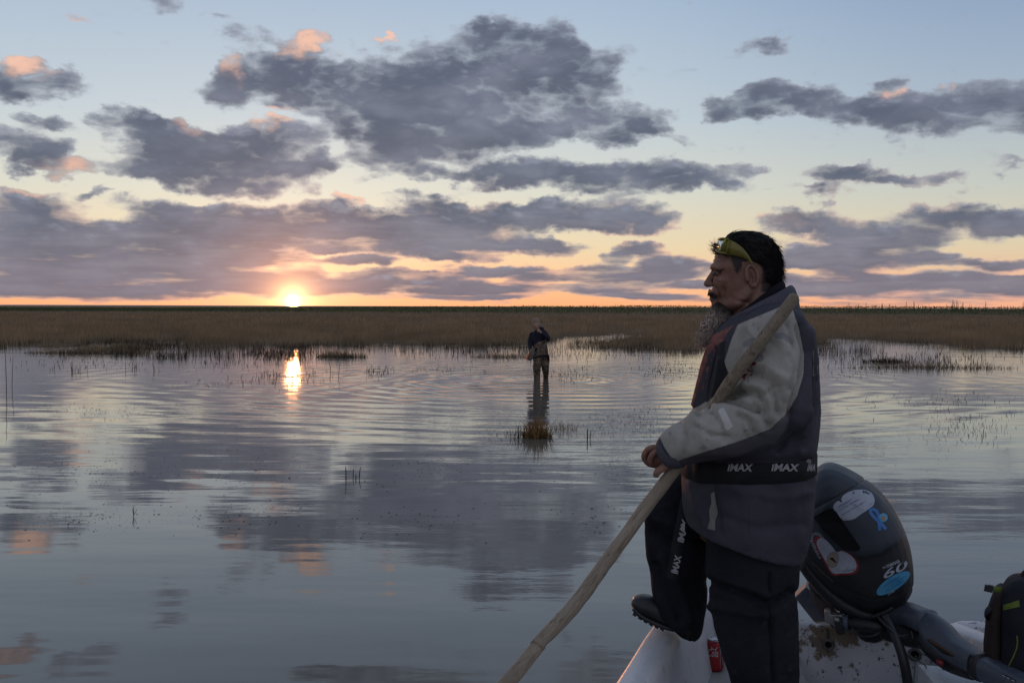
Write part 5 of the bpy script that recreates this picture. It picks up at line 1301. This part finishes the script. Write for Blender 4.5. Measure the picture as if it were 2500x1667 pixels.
# ================================================================== BACKPACK
BP = Frame(2480, 3.30, 0.64); QL = BP.L
pack = BP.root('backpack'); tag(pack, 'dark backpack with lime stripes propped beside the tiller handle', 'backpack')
def qp(px, py, v, ra, rb=None): q = QL(px, py, v); return (q.x, q.y, q.z, ra, ra if rb is None else rb)
M_pack = mottled('dark_nylon', (0.011, 0.012, 0.018), (0.020, 0.021, 0.028), 10.0, .75, .25, 150.0, .002)
M_packbrown = mottled('brown_nylon', (0.030, 0.020, 0.017), (0.045, 0.030, 0.024), 12.0, .75, .25, 150.0, .002)
M_lime = mottled('lime_webbing', (0.16, 0.21, 0.035), (0.12, 0.165, 0.03), 40.0, .7, .25, 200.0, .001)
pm = remesh([pillow(BP, [(2463,1406),(2500,1402),(2540,1404),(2572,1420),(2585,1480),(2590,1640),(2585,1702),(2450,1704),(2440,1600),(2444,1500),(2440,1450),(2447,1425)], 2512, 1550, 0, .13, 3.0)], .009, 4, 'pack')
crumple(pm, .004, 9.0, 41); mb = from_mesh('main_compartment', pm, M_pack, pack); pbv = bvh_of(pm)
sp_ = remesh([tube([qp(2446,1440,.02,.020,.08), qp(2434,1490,.02,.028,.09), qp(2430,1550,.02,.032,.09), qp(2430,1620,.02,.034,.09), qp(2436,1690,.02,.034,.09)], 16, 4)], .007, 3)
crumple(sp_, .006, 16.0, 42, (1, .4)); from_mesh('side_pocket', sp_, M_packbrown, pack)
mesh_obj('pocket_flap', *tube([qp(2425,1478,.0,.006,.05), qp(2412,1490,.0,.008,.05), qp(2406,1497,.0,.004,.045), qp(2412,1506,.0,.004,.04)], 12, 4), M_pack, pack)
sticker('lime_stripe', BP, pbv, [(2443,1478),(2488,1464),(2490,1480),(2444,1490)], M_lime, mb, .003, 6)
stroke('lime_piping', [(2483,1551),(2484,1566),(2482,1582),(2474,1602),(2464,1622),(2458,1634)], 3.6, M_lime, mb, BP, pbv, .003)
stl = mesh_obj('lime_strap', *tube([qp(2444,1440,-.05,.010,.003), qp(2434,1438,-.06,.010,.003), qp(2422,1436,-.065,.009,.003)], 8, 3, 4.0), M_lime, pack)
def qbox(name, x, y, v, sx, sy, sz, rot, mat, par): return mesh_obj(name, *box(QL(x, y, v), sx, sy, sz, Matrix.Rotation(R(rot), 3, 'Y')), mat, par, False)
qbox('buckle', 2418, 1436, -.066, .016, .010, .024, 8, M_rubber, stl); qbox('buckle', 2408, 1434.5, -.066, .012, .010, .022, 8, M_rubber, stl); qbox('buckle_bar', 2413, 1435, -.066, .020, .006, .010, 8, M_rubber, stl)
mesh_obj('zip_pull', *tube([qp(2417,1514,-.03,.0025), qp(2418,1530,-.03,.0025), qp(2417,1534,-.03,.005), qp(2418,1550,-.03,.006)], 8, 3), M_rubber, pack)
mesh_obj('carry_loop', *tube([qp(2494,1412,.0,.008,.012), qp(2500,1396,.0,.006,.012), qp(2520,1390,.0,.006,.012), qp(2536,1404,.0,.008,.012)], 8, 4), M_packbrown, pack)
# ================================================================== THE WADING PERSON
WD = Frame(1318, WADER.y, -0.18); XL = WD.L
def wp(cx, cy, v, ra, rb=None):        # crop coordinates of the wading figure
    q = XL(1240 + cx / 4.355, 760 + cy / 4.355, v); return (q.x, q.y, q.z, ra, ra if rb is None else rb)
def camo_nodes(t, b):
    p = obj_coord(t)
    c = mixc(t, noise(t, p, 9.0, 3.0, 0.6).step(0.46, 0.52), (0.085, 0.064, 0.045), (0.18, 0.135, 0.095))
    c = mixc(t, noise(t, p, 14.0, 3.0).step(0.56, 0.60), c, (0.018, 0.015, 0.012))
    c = mixc(t, noise(t, p, 22.0, 2.0).step(0.62, 0.66), c, (0.32, 0.26, 0.18))
    t.links.new(c.s, b.inputs['Base Color'])
M_camo = material('camouflage_waders', (0.08, 0.06, 0.04), .7, .3, build=camo_nodes)
M_hoodie = mottled('navy_sweater', (0.020, 0.019, 0.032), (0.030, 0.028, 0.044), 9.0, .8, .2, 60.0, .004)
M_blond = mottled('fair_hair', (0.24, 0.18, 0.12), (0.33, 0.26, 0.18), 50.0, .6, .3, 120.0, .002)
M_fair = mottled('fair_skin', (0.42, 0.25, 0.19), (0.36, 0.20, 0.15), 20.0, .5, .4, 80.0, .002)
wb = []
hd = [(300,100,0,.055),(300,118,-.02,.085),(301,140,-.05,.088),(303,162,-.08,.078),(306,180,-.10,.058),(308,192,-.105,.035)]
wb.append(tube([wp(x, y, v, r_, r_ * 1.12) for x, y, v, r_ in hd], 16, 3))
wb.append(tube([wp(306,160,-.155,.014), wp(306,168,-.180,.020)], 8, 2)); wb.append(ell(XL(1240+310/4.355, 760+184/4.355, -.15), .022, .015, .012))
for s_ in (-1, 1): wb.append(ell(XL(1240 + (302 + s_ * 40) / 4.355, 760 + 146 / 4.355, -.02), .012, .022, .032))
wb.append(tube([wp(312,190,.0,.058), wp(314,225,.03,.075)], 12, 2))
wb.append(tube([wp(318,230,.03,.13,.10), wp(325,330,.02,.12,.10), wp(335,430,.02,.13,.11)], 14, 3))
wb.append(tube([wp(250,245,.02,.05), wp(232,330,.02,.042), wp(246,400,-.10,.034)], 10, 3))
wb.append(tube([wp(248,400,-.10,.030), wp(252,418,-.13,.032), wp(254,432,-.14,.026)], 10, 2))
for k in range(4): wb.append(tube([wp(242 + k * 7, 425, -.15, .009), wp(240 + k * 7, 440, -.17, .009), wp(243 + k * 7, 450, -.15, .008)], 6, 2))
wb.append(tube([wp(385,235,.02,.05), wp(428,292,-.06,.042), wp(375,240,-.20,.034), wp(345,222,-.23,.028)], 10, 3))
wb.append(tube([wp(345,222,-.23,.030), wp(335,208,-.235,.032), wp(330,200,-.23,.024)], 10, 2))
for k in range(4): wb.append(tube([wp(330 - k * 3, 206 + k * 6, -.245, .010), wp(322 - k * 3, 194 + k * 5, -.25, .009), wp(317 - k * 2, 190 + k * 5, -.225, .008)], 6, 2))
wb.append(tube([wp(338,196,-.24,.010), wp(330,184,-.235,.009)], 6, 2))
wb.append(tube([wp(316,440,.02,.07), wp(314,560,-.03,.05), wp(308,700,-.02,.035)], 10, 3)); wb.append(tube([wp(392,440,.02,.07), wp(398,560,.06,.05), wp(402,640,.14,.035)], 10, 3))
wbm = remesh(wb, .009, 3, 'wader')
wader = from_mesh('person', wbm, M_fair); wader.location = WD.o; wader.rotation_euler = (0, 0, -WD.th)
tag(wader, 'fair-haired person in navy sweater and camouflage waders walking through the shallow water', 'person')
hm_ = remesh([tube([wp(299,88,.02,.060,.075), wp(299,102,-.01,.094,.115), wp(300,120,-.005,.100,.130), wp(302,136,.035,.096,.10), wp(304,154,.07,.085,.07)], 16, 3)], .009, 2)
V, N = get_co(hm_), get_no(hm_); set_co(hm_, V + N * (.010 * pn(V[:, 0] * 55, V[:, 2] * 40 + V[:, 1] * 30, 2))[:, None]); from_mesh('hair', hm_, M_blond, wader)
for s_ in (-1, 1): mesh_obj('eye', *ell(XL(1240 + (305 + s_ * 15) / 4.355, 760 + 155 / 4.355, -.148), .010, .008, .006), M_iris, wader)
sw = remesh([tube([wp(314,206,.03,.085,.09), wp(316,224,.03,.15,.11), wp(318,260,.03,.20,.13), wp(326,330,.02,.175,.135), wp(333,362,.02,.17,.13)], 20, 3),
  tube([wp(262,240,.03,.078), wp(243,290,.03,.068), wp(232,345,.0,.062), wp(244,392,-.09,.050)], 14, 3),
  tube([wp(375,222,.03,.080), wp(412,262,-.02,.074), wp(430,296,-.07,.068), wp(398,262,-.16,.058), wp(358,232,-.215,.046)], 14, 3),
  tube([wp(318,200,.06,.080,.06), wp(352,188,.09,.06,.05), wp(372,184,.09,.04,.04)], 12, 3)], .014, 3, 'sweater')
crumple(sw, .014, 6.0, 51); from_mesh('sweater', sw, M_hoodie, wader)
wm = remesh([tube([wp(334,330,.02,.175,.14), wp(345,380,.02,.185,.145), wp(352,430,.02,.19,.15), wp(352,480,.02,.18,.14)], 20, 3),
  tube([wp(316,470,.0,.120,.12), wp(314,540,-.03,.112,.11), wp(308,590,-.06,.106,.11), wp(308,650,-.04,.090,.10), wp(308,712,-.02,.080,.09), wp(308,800,-.02,.075,.10)], 16, 3),
  tube([wp(392,470,.03,.120,.12), wp(398,540,.06,.110,.11), wp(396,590,.06,.104,.11), wp(402,640,.14,.088,.095), wp(404,690,.22,.066,.075), wp(404,770,.30,.07,.09)], 16, 3)], .014, 3, 'waders')
crumple(wm, .020, 5.5, 52); crumple(wm, .008, 13.0, 53); from_mesh('waders', wm, M_camo, wader)
mesh_obj('wader_belt', *tube([wp(272,486,-.05,.022,.03), wp(330,478,-.145,.022,.012), wp(400,470,-.145,.022,.012), wp(432,466,-.05,.022,.03)], 8, 3), M_black, wader)
mesh_obj('belt_pouch', *tube([wp(424,470,-.10,.04,.05), wp(430,500,-.10,.035,.05), wp(438,540,-.09,.008,.01)], 8, 2), M_black, wader)
case = WD.root('gear_case'); tag(case, 'small grey case with an orange end held at the wading person\'s side', 'case')
M_case = mottled('grey_canvas', (0.20, 0.18, 0.16), (0.10, 0.085, 0.07), 14.0, .7, .3, 60.0, .003)
M_orange = material('orange_plastic', (0.75, 0.20, 0.07), .5, .4)
mesh_obj('case_body', *tube([wp(268,400,-.14,.05,.05), wp(255,440,-.17,.075,.05), wp(238,490,-.17,.07,.05), wp(222,508,-.17,.05,.04)], 12, 3, 2.8), M_case, case)
mesh_obj('orange_end', *tube([wp(216,456,-.215,.022,.03), wp(206,486,-.215,.026,.03), wp(200,510,-.215,.018,.025)], 10, 3, 3.0), M_orange, case)
mesh_obj('case_strap', *tube([wp(228,514,-.15,.010), wp(262,506,-.13,.010), wp(290,490,-.12,.010)], 8, 3), M_black, case)

# ================================================================== REEDS, TUSSOCKS, FLOATING WEED
def stem_obj(name, label, base_px, tip_dx, h, r_, cat='reed', group=None, bend=0.0, mat=M_reed):
    b = on_z(*base_px); o = empty(name, (b.x, b.y, -.12)); tag(o, label, cat, group)
    pts = [(0, 0, 0, r_, r_), (tip_dx * .4 + bend, 0, .12 + h * .5, r_ * .9, r_ * .9), (tip_dx, 0, .12 + h, r_ * .5, r_ * .5)]
    mesh_obj('stalk', *tube(pts, 6, 4), mat, o); return o
stem_obj('reed_stem', 'tallest of the four bare reed stubs in the open water, leftmost', (845,1172), -.005, .155, .006, group='reed stubs in open water')
stem_obj('reed_stem', 'second of the four bare reed stubs from the left', (862,1164), .004, .095, .005, group='reed stubs in open water')
stem_obj('reed_stem', 'shortest of the four bare reed stubs in the open water', (869,1168), -.002, .050, .006, group='reed stubs in open water')
stem_obj('reed_stem', 'slanting rightmost of the four bare reed stubs', (876,1166), .025, .125, .0055, group='reed stubs in open water')
stem_obj('reed_stem', 'tall thin reed standing alone at the left edge of the picture', (16,958), -.02, 1.05, .008, group='tall reeds at the left edge')
stem_obj('reed_stem', 'shorter reed just right of the tall one at the left edge', (29,945), .04, .72, .007, group='tall reeds at the left edge')
stem_obj('reed_stem', 'straight reed stub between the tussock and the pole', (1434,1074), .0, .17, .009, group='reeds near the tussock')
stem_obj('reed_stem', 'thin reed stub leaning beside the straight one right of the tussock', (1440,1072), .02, .13, .006, group='reeds near the tussock')
tw = stem_obj('twig', 'small forked twig poking from calm water at the lower left', (326,1260), .004, .10, .0035, 'twig')
mesh_obj('side_shoot', *tube([(0, 0, .13, .0028, .0028), (.02, 0, .16, .0024, .0024), (.03, 0, .19, .001, .001)], 5, 2), M_reed, tw)
mesh_obj('side_shoot', *tube([(0, 0, .14, .0028, .0028), (-.006, 0, .17, .0024, .0024), (-.012, 0, .20, .001, .001)], 5, 2), M_reed, tw)
tw = stem_obj('twig', 'bent broken twig floating left of the forked one', (168,1283), .035, .03, .003, 'twig', bend=-.02)
stem_obj('reed_stem', 'thin reed by the ripples under the sun', (712,905), .02, .40, .007, group='reeds in the ripples')
stem_obj('reed_stem', 'thin crooked reed right of the sun glitter', (806,912), -.05, .36, .007, group='reeds in the ripples', bend=.03)
stem_obj('reed_stem', 'rightmost thin reed before the dark mound', (826,918), .06, .40, .007, group='reeds in the ripples')
def tussock(name, label, c_px, rx, ry, n, h0, h1, mat_a, mat_b, wd=(.006, .012), lean=(.1, .7), hump=0.0):
    b = on_z(*c_px); o = empty(name, (b.x, b.y, 0)); tag(o, label, 'grass tussock', 'tussocks standing in the water')
    for nm, mt, k in (('blade_tuft', mat_a, n), ('dark_base', mat_b, n // 2)):
        a = rng.uniform(0, 2 * PI, k); r_ = rng.random(k) ** .7
        X = np.cos(a) * r_ * rx; Y = np.sin(a) * r_ * ry; H = rng.uniform(h0, h1, k) * (1 - .5 * r_) * (1 if mt is mat_a else .5)
        blades(nm, X, Y, np.full(k, -.06), H + .06, rng.uniform(*wd, k), rng.uniform(*lean, k), mt, None, None, o)['kind'] = 'stuff'
    if hump:
        m_, f_ = ell((0, 0, -.02), rx * .7, ry * .7, hump, n=14); mesh_obj('root_mound', m_, f_, material('wet_peat', (.02, .016, .011), .8, .2), o)
    return o
M_golden = material('golden_sedge', (0.3, 0.18, 0.07), .8, .15, build=grass_nodes((0.30, 0.17, 0.065), (0.38, 0.24, 0.10), (0.12, 0.08, 0.04)))
tussock('grass_tussock', 'golden brown grass tussock below the wading person\'s reflection', (1312,1068), .22, .20, 420, .10, .48, M_golden, M_reed, hump=.05)
tussock('grass_tussock', 'thin dark sprigs left of the golden tussock', (1272,1068), .18, .16, 50, .10, .34, M_reed, M_reed, (.005, .009), (.1, .4))
tussock('grass_tussock', 'sparse pale sprigs right of the golden tussock', (1380,1048), .22, .3, 60, .06, .30, M_golden, M_reed, (.004, .008), (.1, .5))
tussock('grass_tussock', 'dark peaked mound of sedge in the shallows right of the sun', (835,872), 1.0, .5, 520, .10, .46, M_grass, M_reed, (.010, .022), (.1, .6), hump=.05)
tussock('grass_tussock', 'low wide mat of dark sedge in the inlet at the right', (2270,898), 2.9, .7, 620, .08, .34, M_grass, M_reed, (.010, .022), (.1, .6), hump=.02)
tussock('grass_tussock', 'small dark sedge patch at the left end of the inlet mat', (2160,884), .9, .4, 260, .08, .28, M_reed, M_reed, (.012, .026), (.1, .9))
tussock('grass_tussock', 'brown sedge islet before the left marsh edge', (215,862), 2.6, .9, 900, .10, .42, M_grass, M_reed, (.012, .026), (.1, .6))
tussock('grass_tussock', 'brown sedge islet between the left islet and the sun', (300,852), 2.0, .8, 600, .10, .42, M_grass, M_reed, (.012, .026), (.1, .6))
tussock('grass_tussock', 'dark sedge clump just left of the wading person', (1230,872), 1.3, .6, 260, .08, .30, M_grass, M_reed, (.012, .026), (.1, .8))
WEED = [  # left, top, right, bottom of a patch in the view of the water, pieces, height
 (440,878,620,902,110,.10),(580,900,800,945,200,.14),(400,925,600,950,60,.06),(1490,985,1640,1060,130,.07),(1390,1000,1620,1075,330,.045),(1180,1040,1290,1080,120,.05),
 (2080,955,2500,1010,170,.07),(2240,1000,2500,1090,300,.08),(2000,890,2200,930,110,.06),(0,985,420,1032,300,.035),(0,1240,420,1300,260,.020),(250,1240,620,1275,120,.015),
 (1330,890,1460,935,220,.06),(1560,880,1720,925,260,.08),(980,890,1200,915,90,.07),(880,895,960,920,120,.09),(860,1120,1180,1170,160,.010),(520,1140,760,1180,90,.010),(2030,1090,2280,1200,26,.035),(1000,850,1560,880,420,.16),(0,870,420,910,160,.10),(1960,860,2480,900,500,.18),(610,846,800,884,520,.26)]
WX, WY, WH = [], [], []
for (x0, y0, x1, y1, n, h) in WEED:
    for k in range(n):
        gx = random.gauss(.5, .24) if n > 30 else random.random(); gy = random.gauss(.5, .24) if n > 30 else random.random()
        q = on_z(x0 + (x1 - x0) * gx, y0 + (y1 - y0) * gy); WX.append(q.x); WY.append(q.y); WH.append(h * random.uniform(.25, 1.0) * (q.y / 20) ** .3)
WX, WY, WH = map(np.array, (WX, WY, WH))
blades('floating_weed', WX, WY, np.full(len(WX), -.05), WH + .05, np.clip(WY * .00045, .005, .02) * rng.uniform(.6, 1.6, len(WX)), rng.uniform(.1, .9, len(WX)), M_reed, 'scattered dark water weed breaking the surface in patches', 'water weed')
k = 900                                # flecks of duckweed and foam lying on the surface
q = [on_z(random.gauss(*random.choice(((1010, 90), (620, 70), (300, 160), (1480, 90), (150, 130)))), random.gauss(*random.choice(((1135, 22), (1160, 25), (1262, 22), (1050, 20))))) for _ in range(k)]
fx, fy = np.array([a.x for a in q]), np.array([a.y for a in q]); fs = rng.uniform(.004, .011, k)
V = np.stack([np.stack([fx - fs, fy - fs, np.full(k, .004)], 1), np.stack([fx + fs, fy - fs * .6, np.full(k, .004)], 1), np.stack([fx + fs * .7, fy + fs, np.full(k, .006)], 1), np.stack([fx - fs, fy + fs * .8, np.full(k, .005)], 1)], 1)
tag(fast_mesh('weed_flecks', V.reshape(-1, 3), np.arange(4 * k).reshape(-1, 4), M_reed), 'tiny flecks of weed afloat on the near water', 'water weed', kind='stuff')
